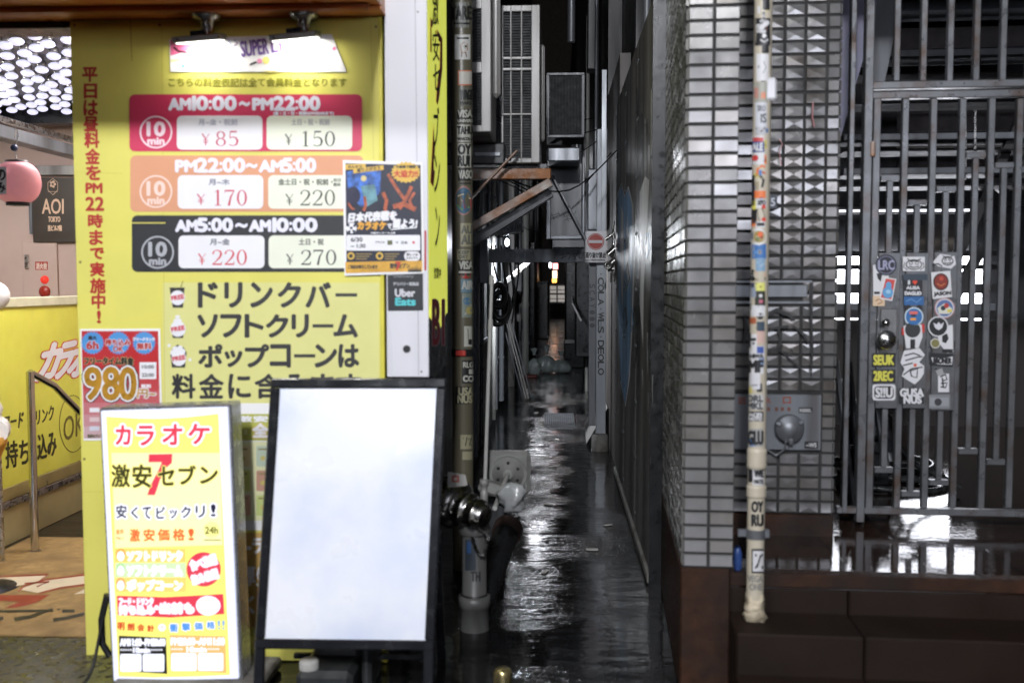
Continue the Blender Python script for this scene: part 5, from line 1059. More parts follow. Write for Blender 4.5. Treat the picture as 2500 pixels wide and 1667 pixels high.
cst(t, cy, [('r', 1128, 716, 1155, 775, c(120, 130, 120)), ('d', 1140, 735, 9, c(70, 110, 140)), ('d', 1146, 758, 9, c(160, 150, 90)), ('s', [(1130, 725), (1150, 745), (1135, 768)], 3, w1)])
cst(t, cy, [('r', 1133, 796, 1155, 846, w1), ('s', [(1142, 802), (1144, 840)], 2, g1), ('r', 1144, 828, 1151, 841, k1)])
cst(t, cy, [('r', 1128, 879, 1156, 936, k1), ('t', 'RLG', 1131, 884, 1155, 897, w1, .9), ('r', 1144, 901, 1155, 913, w1), ('t', 'CO', 1131, 917, 1155, 931, w1, 1.3)])
cst(t, cy, [('r', 1112, 943, 1155, 986, k1), ('t', 'USA', 1120, 946, 1155, 964, t1, 1.3), ('t', 'NUS', 1118, 965, 1152, 983, t1, 1.3)])
cst(t, cy, [('r', 1124, 1061, 1154, 1096, t1), ('s', [(1130, 1070), (1140, 1066), (1136, 1088)], 2.4, k1), ('s', [(1143, 1072), (1150, 1068), (1146, 1086), (1152, 1086)], 2.4, k1)])
cst(t, cy, [('r', 1129, 1102, 1153, 1122, t1)])
b = MB(); zc_ = at(1129, 860, YPp).z; b.tube([(pc.x, YPp, zc_-.018), (pc.x, YPp, zc_+.018)], rp+.004, m_blackmetal, 28); b.box(pc.x-.03, pc.x+.022, YPp-rp-.016, YPp-rp, zc_-.014, zc_+.014, mat('red_reflector', (.4, .04, .03), .25), .003); b.build('clamp', t)
# ------------------------------------------------------------------ cream pole with stickers on the right
YC = 3.44; q = at(1854, 690, YC); rc = 21/2431*YC; cx, cyy = q.x, YC
t = thing('sticker_pole', 'cream conduit pole plastered with stickers in front of tiles', 'pole', V((cx, YC, .298)))
zt0 = at(1843, 1460, YC).z
MB().tube([(cx, YC, zt0), (cx, YC, 5)], rc, m_cream, 28).build('pole', t)
b = MB(); pr = []; rr = random.Random(4)
z0 = .298; n = 14
for i in range(n+1):
    f = i/n; pr.append((rc*(1.02+.35*math.sin(f*9)*(.5-f/2)+.2*(1-f))+rr.uniform(-.002, .002), z0+(zt0+.02-z0)*f))
m = 20; vs = [V((cx, YC, z0))]
for r_, z_ in pr:
    for k in range(m): a = 2*math.pi*k/m; f = r_*rr.uniform(.84, 1.16); vs.append(V((cx+f*math.cos(a), YC+f*math.sin(a), z_+rr.uniform(-.003, .003) if r_ is not pr[0][0] else z_)))
b.add(vs, [(0, 1+(k+1) % m, 1+k) for k in range(m)] + [(1+i*m+k, 1+i*m+(k+1) % m, 1+(i+1)*m+(k+1) % m, 1+(i+1)*m+k) for i in range(len(pr)-1) for k in range(m)], mat('foam_filler', (.52, .45, .33), .8, var=.2, scale=30, bump=.5, bscale=60, dirt_or_shade=((.16, .13, .09), .46, 12)), True); b.build('foam_foot', t)
cy2 = (cx, YC, rc)
W_, K_, Bl, Or = c(200, 200, 202), c(30, 30, 34), c(62, 108, 165), c(212, 112, 62)
def cs(*items): return cst(t, cy2, items)
cs(('r', 1862, -10, 1879, 25, K_))
cs(('r', 1843, 45, 1880, 112, K_), ('t', '?', 1855, 50, 1876, 80, W_, 2.4), ('d', 1866, 88, 5, W_), ('s', [(1857, 98), (1866, 104), (1875, 97)], 3, W_), ('r', 1860, 112, 1876, 130, K_))
cs(('r', 1847, 132, 1876, 198, W_), ('s', [(1864, 150), (1870, 166), (1862, 180)], 2, c(120, 122, 128)))
cs(('r', 1835, 201, 1875, 252, c(150, 150, 140)), ('r', 1842, 215, 1852, 240, c(176, 128, 116)))
cs(('r', 1844, 250, 1872, 312, c(188, 190, 196)), ('t', 'SIRO', 1850, 258, 1868, 272, c(110, 112, 118), .6), ('t', 'IS', 1858, 278, 1870, 300, c(80, 82, 88), 1))
cs(('r', 1844, 308, 1870, 330, c(170, 170, 175)), ('s', [(1846, 314), (1858, 322), (1868, 312)], 3, K_))
cs(('r', 1834, 332, 1866, 402, W_), ('r', 1836, 336, 1864, 346, c(180, 70, 70)), ('r', 1834, 346, 1866, 372, c(48, 66, 120)), ('t', 'ALE', 1838, 350, 1862, 368, W_, 1), ('d', 1845, 386, 7, c(190, 60, 60)))
cs(('r', 1831, 428, 1843, 502, K_)); cs(('s', [(1848, 430), (1850, 412), (1860, 405), (1868, 408)], 6, Or), ('s', [(1856, 430), (1864, 440), (1860, 458)], 6, K_), ('s', [(1860, 420), (1868, 424)], 4, c(190, 80, 60)))
cs(('r', 1842, 466, 1869, 484, Or)); cs(('r', 1826, 490, 1846, 512, c(205, 200, 90))); cs(('r', 1846, 486, 1871, 508, W_), ('t', 'XPO', 1850, 489, 1868, 501, K_, 1))
cs(('r', 1826, 510, 1848, 545, K_), ('p', [(1848, 512), (1862, 508), (1868, 530), (1854, 548)], K_), ('d', 1864, 505, 5, c(200, 60, 45)), ('d', 1864, 536, 5, c(200, 60, 45)))
cs(('r', 1845, 540, 1868, 556, W_), ('r', 1848, 544, 1866, 552, K_))
cs(('d', 1851, 578, 20, c(205, 205, 205), 21), ('d', 1853, 578, 12, c(150, 130, 70), 15), ('d', 1856, 572, 6, c(215, 95, 50)), ('d', 1850, 584, 5, c(110, 120, 80)))
cs(('r', 1824, 596, 1870, 632, Bl), ('r', 1840, 612, 1852, 620, c(90, 135, 185))); cs(('r', 1845, 630, 1868, 662, c(120, 150, 175)), ('s', [(1848, 640), (1858, 650), (1866, 642)], 3, c(170, 185, 195)))
cs(('p', [(1845, 658), (1868, 666), (1868, 676), (1846, 670)], Or)); cs(('d', 1838, 662, 4, K_), ('d', 1838, 680, 6, K_), ('p', [(1842, 690), (1868, 676), (1868, 684), (1848, 694)], K_))
cs(('r', 1824, 690, 1842, 702, c(60, 66, 90))); cs(('r', 1845, 690, 1867, 710, c(205, 205, 110)), ('d', 1857, 700, 3, c(150, 140, 60)))
cs(('r', 1826, 702, 1846, 726, c(135, 145, 160))); cs(('r', 1843, 710, 1868, 746, c(45, 48, 40)), ('d', 1857, 722, 4, W_), ('r', 1853, 732, 1862, 740, c(170, 90, 110)))
cs(('r', 1834, 745, 1868, 772, W_), ('p', [(1838, 768), (1852, 748), (1864, 770)], K_), ('p', [(1846, 760), (1866, 752), (1866, 758), (1850, 768)], W_)); cs(('d', 1856, 772, 8, K_), ('r', 1828, 775, 1846, 790, c(160, 90, 60)))
cs(('p', [(1826, 795), (1845, 782), (1850, 800), (1836, 812)], c(170, 105, 75)), ('r', 1848, 785, 1866, 808, c(50, 66, 80)))
cs(('r', 1848, 806, 1866, 838, c(190, 160, 150)), ('r', 1824, 812, 1834, 848, K_)); cs(('r', 1832, 815, 1848, 846, W_), ('r', 1834, 825, 1846, 832, K_), ('d', 1840, 838, 3, K_))
cs(('r', 1830, 845, 1866, 876, W_), ('r', 1848, 846, 1864, 862, c(55, 80, 150)), ('t', 'HIWA', 1833, 864, 1863, 874, K_, 1))
cs(('r', 1826, 876, 1864, 912, W_), ('t', 'MF', 1829, 880, 1862, 908, K_, 2.2)); cs(('r', 1827, 912, 1856, 950, c(196, 196, 200)), ('r', 1834, 938, 1850, 942, c(140, 140, 146)))
cs(('r', 1824, 962, 1864, 1000, c(180, 180, 178)), ('t', 'DRL', 1826, 965, 1862, 980, c(60, 62, 66), 1.2), ('t', 'MKL', 1826, 983, 1862, 998, c(60, 62, 66), 1.2))
cs(('r', 1825, 1004, 1864, 1028, K_), ('t', 'ACES', 1829, 1008, 1860, 1016, W_, .8), ('t', 'NOTO', 1829, 1018, 1860, 1026, W_, .8))
cs(('r', 1824, 1046, 1863, 1090, c(150, 150, 148)), ('t', 'GLU', 1827, 1052, 1862, 1084, c(40, 42, 44), 2))
cs(('r', 1818, 1141, 1842, 1176, K_), ('r', 1838, 1142, 1864, 1184, W_), ('t', 'WE', 1842, 1146, 1863, 1164, K_, 1.6), ('t', 'MATE', 1842, 1170, 1862, 1180, K_, .8))
cs(('t', 'OY', 1836, 1224, 1862, 1249, K_, 1.8), ('t', 'RU', 1836, 1256, 1862, 1283, K_, 1.8))
cs(('r', 1835, 1339, 1864, 1399, K_), ('r', 1838, 1344, 1864, 1394, W_), ('t', 'Z', 1844, 1352, 1861, 1386, K_, 1.5))
cs(('t', 'VEGA', 1826, 1404, 1862, 1420, c(130, 128, 122), 1.2), ('t', 'ONE', 1831, 1424, 1860, 1440, c(130, 128, 122), 1.2))
rr = random.Random(77)
for k in range(46):
    y_ = rr.uniform(5, 1080); x_ = rr.uniform(1826, 1866); w_ = rr.uniform(6, 16); h_ = rr.uniform(6, 22); col = rr.choice([W_, W_, K_, K_, K_, g1, c(120, 122, 128), c(150, 140, 120), Bl, Or, c(160, 60, 55), c(190, 180, 100)])
    x_ -= (y_-540)*.014; b = MB(); A = Art(b, (0, 0, 0), NB, cyl=cy2); A.rect(x_-w_/2, y_-h_/2, x_+w_/2, y_+h_/2, col, .3 + k*.012)
    if k % 2: A.stroke([(x_-w_/3, y_+h_/4), (x_, y_-h_/4), (x_+w_/3, y_+h_/5)], 2.2, K_ if col is not K_ else W_, 1)
    b.build('sticker', t)
for ya, yb_ in ((1094, 1142), (1184, 1212)):
    za, zb_ = at(1846, yb_, YC).z, at(1846, ya, YC).z; pr = [(rc+.001, za-.001)]
    for i in range(7): pr.append((rc+.0025+.002*(i % 2), za+(zb_-za)*i/6))
    pr.append((rc+.001, zb_+.001)); MB().lathe(pr, (cx, YC, 0), m_cream, seg=28).build('tape_roll', t)
b = MB(); zc_ = at(1845, 1301, YC).z; b.tube([(cx, YC, zc_-.016), (cx, YC, zc_+.016)], rc+.003, m_galv, 26); b.box(cx+rc-.002, cx+rc+.016, YC-.012, YC+.012, zc_-.014, zc_+.014, m_galv, .002); b.box(cx-rc-.03, cx-rc+.004, YC, YC+.012, zc_-.012, zc_+.012, m_galv); b.build('clamp', t)
b = MB(); p0, p1 = at(1868, 252, YC+.02), at(1890, 196, YC+.02); b.box(p0.x-.01, p1.x, YC-.03, YC+.05, p0.z, p1.z, mat('white_cap', (.62, .62, .65), .35), .008); b.build('junction_cap', t)
b = MB(); rr = random.Random(8); q = at(1800, 1366, 3.57); n, m = 8, 10; vs = []
for i in range(n+1):
    for j in range(m):
        a_ = 2*math.pi*j/m; an = math.pi*i/n; r_ = .022*math.sin(an)**.7*rr.uniform(.8, 1.2); vs.append(q+V((r_*.7*math.cos(a_), r_*math.sin(a_), .055*math.cos(an))))
b.add(vs, [(i*m+j, (i+1)*m+j, (i+1)*m+(j+1) % m, i*m+(j+1) % m) for i in range(n) for j in range(m)], mat('blue_bag', (.035, .075, .24), .3, var=.2), True); b.build('plastic_bag', label='crumpled blue plastic bag wedged beside tiled pier', cat='bag')

# ------------------------------------------------------------------ behind the gate: steel stairs, louvred lit opening, hoses
m_dk = mat('stair_steel', (.035, .034, .036), .45, metal=.3, var=.3, scale=4)
m_pl = mat('stair_panel', (.075, .062, .062), .6, var=.2, scale=8, bump=.3, bscale=60)
m_lit = mat('lit_opening', (.9, .9, 1), .5, var=0, emit=10, ecol=(.9, .92, 1))
t = thing('steel_stairs', 'dark steel staircase seen from below behind the gate', 'stairs', RM @ V((1.9, 5.8, zl)))
for py, h_, dp in ((12, 40, 6.5), (128, 30, 6.3), (178, 14, 6.2), (250, 12, 6.1), (332, 24, 6.0), (366, 10, 5.95), (416, 22, 5.9), (452, 10, 5.85)):
    p0 = atr(2040, py+h_/2, dp); p1 = atr(2620, py-h_/2, dp); MB(RM).box(atr(2060 if py < 420 else 2040, py, dp).x, 3.4, dp, dp+.28, p0.z, p1.z, m_dk if h_ < 20 else m_greypaint, .004).build('tread', t)
for py0, py1, dp in ((60, 120, 6.7), (195, 240, 6.6), (262, 322, 6.5), (345, 362, 6.4), (380, 410, 6.3)):
    p0, p1 = atr(2190, py1, dp), atr(2620, py0, dp); MB(RM).box(p0.x, p1.x, dp, dp+.012, p0.z, p1.z, m_pl).build('riser', t)
st = MB(RM); A_ = lambda x, y, d=5.2: atr(x, y, d)
st.slab([A_(2215, -60), A_(2152, -60), A_(2125, 90), A_(2125, 200), A_(2160, 200)], (0, .05, 0), m_greypaint); st.build('stringer', t)
st = MB(RM); st.slab([A_(2030, -60, 5.0), A_(2155, -60, 5.0), A_(2126, 80, 5.0), A_(2050, 345, 5.0), A_(2030, 360, 5.0)], (0, .03, 0), mat('lilac_panel', (.17, .17, .25), .5, var=.12, scale=3)); st.build('side_panel', t)
for (a0, a1) in (((2330, 640), (2510, 250)), ((2180, 1000), (2400, 600)), ((2440, 470), (2520, 380))):
    b = MB(RM); b.bar(atr(*a0, 6.1), atr(*a1, 6.1), .05, .05, m_dk); b.build('brace', t)
for px_ in (2356, 2380): b = MB(RM); b.bar(atr(px_, 440, 6.0), atr(px_, 270, 6.0), .012, .012, m_steel); b.build('hanger_rod', t)
# back wall with the louvred, lit opening
YW = 7.4; t = thing('louvred_wall', 'dark wall with bright louvred opening at back of landing', 'wall', RM @ V((2, YW, zl)))
def band_(y0, y1, m, x0=2000, x1=2700, d=YW, nm='wall', th=.08): 
    p0, p1 = atr(x0, y1, d), atr(x1, y0, d); return MB(RM).box(p0.x, p1.x, d, d+th, p0.z, p1.z, m)
band_(784, 1200, mat('brown_cladding', (.03, .025, .023), .5, var=.3, scale=3, streak=True)).build('wall', t)
band_(550, 612, mat('tan_render', (.17, .15, .125), .7, var=.2), 2205, 2330).build('wall', t); band_(-300, 505, m_dark2, d=YW+.4).build('wall', t); band_(520, 612, m_dark2, d=YW+.2).build('wall', t)
band_(604, 800, m_dark2, 2440, 2900).build('wall', t)
p0, p1 = atr(2010, 790, YW+.12), atr(2405, 612, YW+.12)
opn = MB(RM).box(p0.x, p1.x, YW+.13, YW+.14, p0.z, p1.z, m_lit).build('bright_opening', t)
p0, p1 = atr(2204, 905, YW-.004), atr(2328, 786, YW-.004)
MB(RM).box(p0.x, p1.x, YW-.006, YW-.002, p0.z, p1.z, m_lit).build('lower_pane', opn)  # added glowing pane hidden behind the lock plates, feeds the landing reflection
for y0, y1 in ((612, 626), (646, 658), (693, 716), (757, 776)):
    band_(y0, y1, m_dk, 2010, 2440, YW+.03, th=.03).build('louvre', t)
band_(741, 757, m_greypaint, 2010, 2440, YW+.03, th=.03).build('louvre', t)
t2 = thing('strip_lamp', 'thin bright strip lamp above the louvred opening', 'lamp', RM @ V((1.9, 6.9, 2.0)))
b = MB(RM); p0, p1 = atr(2040, 518, 6.9), atr(2368, 510, 6.9); b.box(p0.x, p1.x, 6.9, 6.93, p0.z, p1.z, mat('strip_glow', (.9, .9, 1), .4, var=0, emit=1.6, ecol=(.9, .92, 1))); b.build('tube', t2)
b = MB(RM); b.box(p0.x, p1.x, 6.935, 7.0, p0.z-.01, p1.z+.02, m_dk, .003); b.build('case', t2)
MB(RM).box(.9, 5.0, 7.85, 7.95, 0, 6, m_dark).build('rear_wall', label='dark rear wall closing the stair court', cat='wall')
MB(RM).box(3.35, 3.5, 3.9, 7.8, 0, 6, m_dark).build('side_wall', label='dark side wall right of the steel stairs', cat='wall')
MB(RM).box(.66, 3.5, 4.6, 7.9, 4.2, 4.3, m_dark).build('stair_roof', label='dark slab roofing the stair court', cat='roof')
MB(RM).box(.5, .66, 4.42, 7.9, 0, 6, m_dark).build('party_wall', label='dark wall between alley and stair court', cat='wall')
b = MB(RM); p0, p1 = atr(2092, 1235, 5.1), atr(2182, 1010, 5.1); b.box(p0.x, p1.x, 5.1, 5.5, zl+.002, p1.z, m_blackmetal, .02); b.box(p0.x-.01, p1.x+.01, 5.09, 5.51, p1.z+.001, p1.z+.03, m_dk, .008); b.build('reflection_blocker', label='added dark bin behind the left part of gate', cat='bin')  # added box, cuts off the lit opening's reflection on the landing
# hoses and a folded trolley
t = thing('hose_reel', 'coiled dark hose lying on wet paving behind the gate', 'hose', RM @ V((1.7, 5.0, zl)))
m_hose = mat('dark_hose', (.035, .038, .038), .25, var=.2)
for k, (cx_, r_) in enumerate(((2185, .20), (2200, .17), (2165, .19))):
    p = RI @ atz(cx_, 1195-10*k, zl+.02); pts = [RM @ V((p.x+r_*1.5*math.cos(a), p.y+.2+r_*math.sin(a), zl+.018+k*.03+.01*math.sin(2*a))) for a in [2*math.pi*i/32 for i in range(33)]]
    MB().tube(pts, .016, m_hose, 10).build('coil', t)
p = [atr(x, y, 5.0) for x, y in ((2345, 1190), (2300, 1165), (2230, 1130), (2190, 1085), (2150, 1075), (2125, 1100))]
MB(RM).tube(smooth(p), .014, m_hose, 10).build('hose_end', t)
t = thing('folded_trolley', 'folded grey trolley leaning behind the left gate post', 'trolley', RM @ V((1.35, 4.6, zl)))
b = MB(RM)
for x0_, x1_ in ((2040, 2085), (2072, 2105)): b.bar(atr(x0_, 880, 4.75), atr(x1_, 1240, 4.6), .022, .03, m_galv, bev=.004)
for k in range(4): b.bar(atr(2046+12*k, 930+80*k, 4.72), atr(2080+8*k, 930+80*k, 4.72), .015, .015, m_galv)
b.build('frame', t)
q = atr(2140, 1070, 4.9); MB(RM).lathe([(.02, -.02), (.06, -.02), (.075, -.012), (.075, .012), (.06, .02), (.02, .02)], q, m_galv, -Y, 26).build('wheel', t)
b = MB(RM); b.tube([atr(2120, 980, 4.9), atr(2140, 1000, 4.9), atr(2165, 1140, 4.8)], .016, m_galv, 10); b.tube([atr(2165, 1075, 4.9), atr(2172, 1130, 4.85)], .03, m_galv, 12); b.build('arm', t)
# ------------------------------------------------------------------ alley
AL, AR = -.67, .46
m_lwall = mat('left_alley_wall', (.028, .03, .032), .4, var=.45, scale=3, bump=.3, bscale=10, dirt_or_shade=((.008, .008, .008), .45, 2.5), streak=True)
b = MB(); b.box(-1.74, AL, 4.45, 46, 0, 10, m_lwall); b.build('left_alley_building', label='dark grimy building wall along left side of alley', cat='building')
b = MB(); b.box(.62, 3, 7.95, 46, 0, 10, m_dark2); b.build('right_alley_building', label='dark building wall along right side of alley', cat='building')
MB(RM).box(.50, 3.4, 3.72, 4.6, 3.1, 9, m_dark2).build('upper_wall', label='dark upper storey above tiled pier and gate', cat='wall')
# painted metal sheet wall with graffiti
m_sheet = mat('graffiti_sheet', (.24, .225, .215), .42, metal=.1, var=.45, scale=6, bump=.25, bscale=22, dirt_or_shade=((.045, .042, .04), .5, 3), streak=True)
zt_ = 2.83; t = thing('sheet_wall', 'metal sheet wall with blue and white spray paint on alley right', 'wall', (AR, 6, 0))
for y0, y1 in ((4.80, 5.72), (5.724, 6.68), (6.684, 7.66)): MB().box(AR, AR+.06, y0, y1, .06, zt_, m_sheet, .006).build('sheet', t)
MB().box(AR-.006, AR+.06, 4.785, 4.798, 0, zt_+.01, m_blackmetal).build('edge_strip', t)
MB().box(AR-.012, AR+.07, 4.80, 7.66, 0, .056, m_conc, .01).build('kerb', t)
b = MB(); A = Art(b, (AR-.0006, 0, 0), V((-1, 0, 0)))
sb, sw, sk = mat('blue_spray', (.22, .42, .7), .45, var=.4, scale=6, streak=True), mat('white_spray', (.8, .8, .84), .45, var=.25, scale=8, streak=True), mat('dark_spray', (.03, .03, .032), .4, var=.3)
A.poly([(1508, 470), (1518, 455), (1526, 478), (1533, 462), (1543, 500), (1546, 620), (1541, 760), (1536, 900), (1526, 985), (1516, 930), (1509, 760)], sb, 1)
A.poly([(1517, 500), (1522, 520), (1524, 640), (1520, 760), (1514, 640)], sw, 2); A.poly([(1532, 520), (1537, 600), (1534, 720), (1530, 620)], sw, 2)
A.stroke([(1508, 480), (1517, 448), (1526, 482), (1534, 456), (1545, 500), (1549, 640), (1543, 800), (1537, 920), (1527, 992), (1515, 930)], [2, 3, 2, 3, 4, 4, 4, 3, 3, 2], sw, 3)
A.poly([(1562, 470), (1575, 430), (1585, 440), (1580, 560), (1572, 700), (1570, 850), (1562, 740)], sw, 1); A.stroke([(1553, 520), (1562, 640), (1558, 780), (1550, 900)], [3, 5, 5, 2], sk, 1.5)
A.stroke([(1572, 320), (1577, 300), (1583, 330), (1582, 350)], 2.5, sk, 1.2); A.stroke([(1586, 560), (1590, 700), (1584, 840), (1590, 960)], [3, 6, 6, 3], sk, 1.4); A.stroke([(1560, 520), (1566, 600), (1562, 690)], [2, 4, 2], mat('red_spray', (.13, .05, .05), .4), 2)
rr = random.Random(40)
for k in range(34):
    x_ = rr.uniform(1546, 1594); y_ = rr.uniform(200, 1000); L_ = rr.uniform(40, 220); w_ = rr.uniform(.8, 3.2)
    A.stroke([(x_, y_), (x_+rr.uniform(-1, 1), y_+L_*.5), (x_+rr.uniform(-1.5, 1.5), y_+L_)], [w_, w_*.8, .4], sk if k % 3 else sw, .3 + k*.012)
for k in range(7):
    x_ = rr.uniform(1515, 1588); y_ = rr.uniform(500, 900); A.stroke([(x_, y_), (x_+6, y_-30), (x_+10, y_+10), (x_+3, y_+34), (x_-4, y_+12)], [1.5, 3, 3, 2, 1], (sk, sw, sb)[k % 3], 3.3 + k*.05)
b.build('graffiti', t)
b = MB()
for y0 in (4.84, 5.68, 5.76, 6.64, 6.72, 7.62):
    for k in range(9): b.lathe([(.011, 0), (.009, .005), (.001, .006)], (AR, y0, .15+.32*k), m_galv, -X, 8)
b.build('rivet', t)
m_rwall = mat('pinkish_concrete', (.11, .095, .088), .5, var=.3, scale=4, bump=.2, bscale=20, dirt_or_shade=((.03, .03, .03), .45, 3), streak=True)
MB().box(AR+.02, AR+.1, 7.665, 9.6, 0, 3.2, m_rwall).build('plaster_wall', label='streaked pinkish concrete wall just beyond the sheet wall', cat='wall')
MB().box(AR+.03, .618, 9.61, 46, 0, 9, m_dark2).build('dark_alley_wall', label='dark wall running to the far end of alley', cat='wall')
b = MB(); q = at(1559, 60, 6.2); b.tube([(q.x+.05, 6.2, 2.5), (q.x+.05, 6.2, 5.5)], .018, m_greypaint, 10); b.build('conduit', label='thin bluish conduit rising above the sheet wall', cat='pipe')

# --- outdoor units on the left wall
def ac_unit(Yf, x0p, x1p, y0p, y1p, cols, rows, label, depth=.8):
    p0, p1 = at(x0p, y1p, Yf), at(x1p, y0p, Yf); t = thing('air_conditioner', label, 'air conditioner', V(((p0.x+p1.x)/2, Yf+.3, p0.z)))
    MB().box(p0.x, p1.x, Yf+.03, Yf+depth, p0.z, p1.z, m_acwhite, .012).build('casing', t)
    MB().box(p0.x+.01, p1.x-.01, Yf+.0285, Yf+.0298, p0.z+.01, p1.z-.01, m_fin).build('coil', t)
    b = MB(); xs_ = [at(q_, 200, Yf).x for q_ in cols]; zs_ = [at(1270, q_, Yf).z for q_ in rows]
    xe = [p0.x]+xs_+[p1.x]; ze = [p1.z]+zs_+[p0.z]
    for i in range(0, len(xe), 2): b.box(xe[i], xe[i+1], Yf, Yf+.028, p0.z, p1.z, m_acwhite, .004)
    for j in range(0, len(ze), 2): b.box(p0.x+.004, p1.x-.004, Yf+.003, Yf+.027, ze[j+1], ze[j], m_acwhite, .004)
    b.build('guard', t)
    b = MB(); n = int((p1.z-p0.z)/.016)
    for k in range(1, n): b.bar((p0.x+.008, Yf+.02, p0.z+k*.016), (p1.x-.012, Yf+.02, p0.z+k*.016), .006, .003, m_fin)
    b.build('fin_guard', t); return t
ac_unit(6.0, 1224, 1318, 12, 398, [1229, 1245, 1249, 1271, 1275, 1297], [28, 138, 145, 165, 172, 276, 281, 386], 'tall aged white outdoor unit with three columns of grille', .75)
ac_unit(5.5, 1128, 1198, -60, 322, [1140, 1175], [20, 150, 177, 305], 'aged white outdoor unit half hidden behind the drain pipe', .5)
def cover(Y_, x0, x1, y0, y1, label):
    p0, p1 = at(x0, y1, Y_), at(x1, y0, Y_); b = MB(); b.box(p0.x, p1.x, Y_, Y_+.07, p0.z, p1.z, m_acwhite, .02); return b.build('pipe_cover', label=label, cat='pipe cover')
cover(5.7, 1200, 1221, -60, 237, 'wide glossy white pipe cover between the outdoor units'); cover(6.4, 1318, 1330, 108, 345, 'narrow white pipe cover right of the tall outdoor unit')
# --- rusty bracket
t = thing('wall_bracket', 'rusty steel wall bracket under the tall outdoor unit', 'bracket', at(1180, 500, 6.05))
a_ = lambda x, y, Y_=6.05: at(x, y, Y_)
b = MB(); p0, p1 = a_(1130, 440), a_(1345, 413); b.box(p0.x, p1.x, 6.0, 6.07, p0.z, p1.z, m_rust, .004); b.build('top_beam', t)
b = MB(); b.bar(a_(1140, 562, 5.98), a_(1345, 445, 5.98), .05, .066, m_rust, up=V((0, 1, 0)), bev=.003); b.build('diagonal_brace', t)
b = MB(); b.bar(a_(1120, 612, 6.09), a_(1345, 470, 6.09), .06, .07, m_blackmetal, up=V((0, 1, 0)), bev=.003); b.build('diagonal_brace', t)
b = MB(); b.bar(a_(1140, 495, 5.9), a_(1263, 368, 5.9), .012, .05, m_rust, up=V((0, 1, 0)), bev=.003); b.lathe([(.0, .0), (.014, 0), (.014, .008), (0, .009)], a_(1243, 388, 5.89), m_blackmetal, -Y, 14); b.build('strap', t)
b = MB(); p0, p1 = a_(1140, 412, 6.3), a_(1335, 400, 6.3); b.box(p0.x, p1.x, 6.12, 6.7, p0.z-.02, p0.z+.005, m_blackmetal); b.build('unit_shelf', t)
b = MB(); p0, p1 = a_(1150, 400, 5.9), a_(1232, 345, 5.9); b.box(-.66, p1.x, 5.95, 6.6, p0.z, p1.z, m_dark2, .01); b.box(p0.x+.02, p1.x-.03, 5.93, 5.95, p0.z+.05, p0.z+.07, m_galv); b.build('junction_box', label='dark metal box behind the drain pipe under first unit', cat='box')
# --- filter box, tray and duct
t = thing('filter_box', 'dark square filter panel in pale frame above the duct', 'ventilation box', at(1380, 335, 7.6))
p0, p1 = at(1334, 336, 7.6), at(1427, 177, 7.6)
MB().box(p0.x, p1.x, 7.62, 8.0, p0.z, p1.z, mat('filter_dark', (.012, .013, .014), .85, var=.3), .004).build('box', t)
b = MB(); fw_ = .02
b.box(p0.x, p1.x, 7.6, 7.619, p1.z-fw_, p1.z, m_greypaint, .003); b.box(p0.x, p1.x, 7.6, 7.619, p0.z, p0.z+fw_, m_greypaint, .003); b.box(p1.x-fw_, p1.x, 7.6005, 7.6185, p0.z+fw_, p1.z-fw_, m_greypaint); b.box(p0.x, p0.x+fw_, 7.6005, 7.6185, p0.z+fw_, p1.z-fw_, m_greypaint); b.build('frame', t)
b = MB(); n = 22
for k in range(1, n): b.bar((p0.x+fw_+(p1.x-p0.x-2*fw_)*k/n, 7.612, p0.z+fw_), (p0.x+fw_+(p1.x-p0.x-2*fw_)*k/n, 7.612, p1.z-fw_), .004, .004, m_fin)
b.build('mesh', t)
p0, p1 = at(1337, 396, 7.6), at(1416, 362, 7.6); MB().box(p0.x, p1.x, 7.55, 7.9, p0.z, p1.z, m_galv, .008).build('drip_tray', label='dented grey drip tray hanging below filter panel', cat='tray')
t = thing('air_duct', 'grey sheet metal duct with black scrawled tag', 'duct', at(1380, 580, 8.0))
p0, p1 = at(1333, 584, 8.0), at(1428, 398, 8.0); z_ = p0.z
b = MB(); b.box(p0.x+.02, p1.x-.02, 8.03, 8.5, p0.z+.02, p1.z, m_greypaint, .006); b.build('body', t)
b = MB(); b.box(p0.x, p0.x+.035, 8.0, 8.05, p0.z, p1.z+.1, m_galv, .004); b.box(p1.x-.02, p1.x, 8.0, 8.05, p0.z, p1.z+.1, m_galv, .004); b.box(p0.x+.036, p1.x-.021, 8.0, 8.05, p0.z, p0.z+.03, m_galv, .004); b.box(p0.x+.05, p1.x, 8.02, 8.4, p0.z-.065, p0.z-.003, m_greypaint, .004)
b.build('flange', t)
b = MB(); b.bar(at(1347, 428, 7.96), at(1430, 585, 7.96), .02, .047, m_greypaint, up=V((0, 1, 0)), bev=.004); b.build('strut', t)
b = MB(); A = Art(b, (0, 8.0294, 0), NB); kk = c(22, 23, 26)
for pts in ([(1346, 520), (1353, 536)], [(1345, 527), (1358, 523), (1366, 522)], [(1362, 518), (1368, 528), (1374, 519), (1378, 528)], [(1374, 524), (1381, 519), (1376, 530), (1386, 527)], [(1386, 518), (1390, 529), (1396, 517), (1400, 528), (1406, 515)], [(1378, 537), (1398, 533)], [(1384, 530), (1388, 541)]): A.stroke(pts, 2, kk, 1 + .05*pts[0][0] % .5)
b.build('tag', t)
p0, p1 = at(1434, 562, 9.1), at(1468, 412, 9.1); MB().box(p0.x, p1.x, 9.1, 9.5, p0.z, p1.z, m_galv, .01).build('duct_riser', label='narrow mottled grey duct riser beside the frame post', cat='duct')
b = MB(); q = at(1395, 20, 9); b.tube([(q.x, 9, 3.6), (q.x, 9, 5.5)], .035, m_galv, 14); b.build('riser_pipe', label='dark galvanised pipe rising above filter panel', cat='pipe')
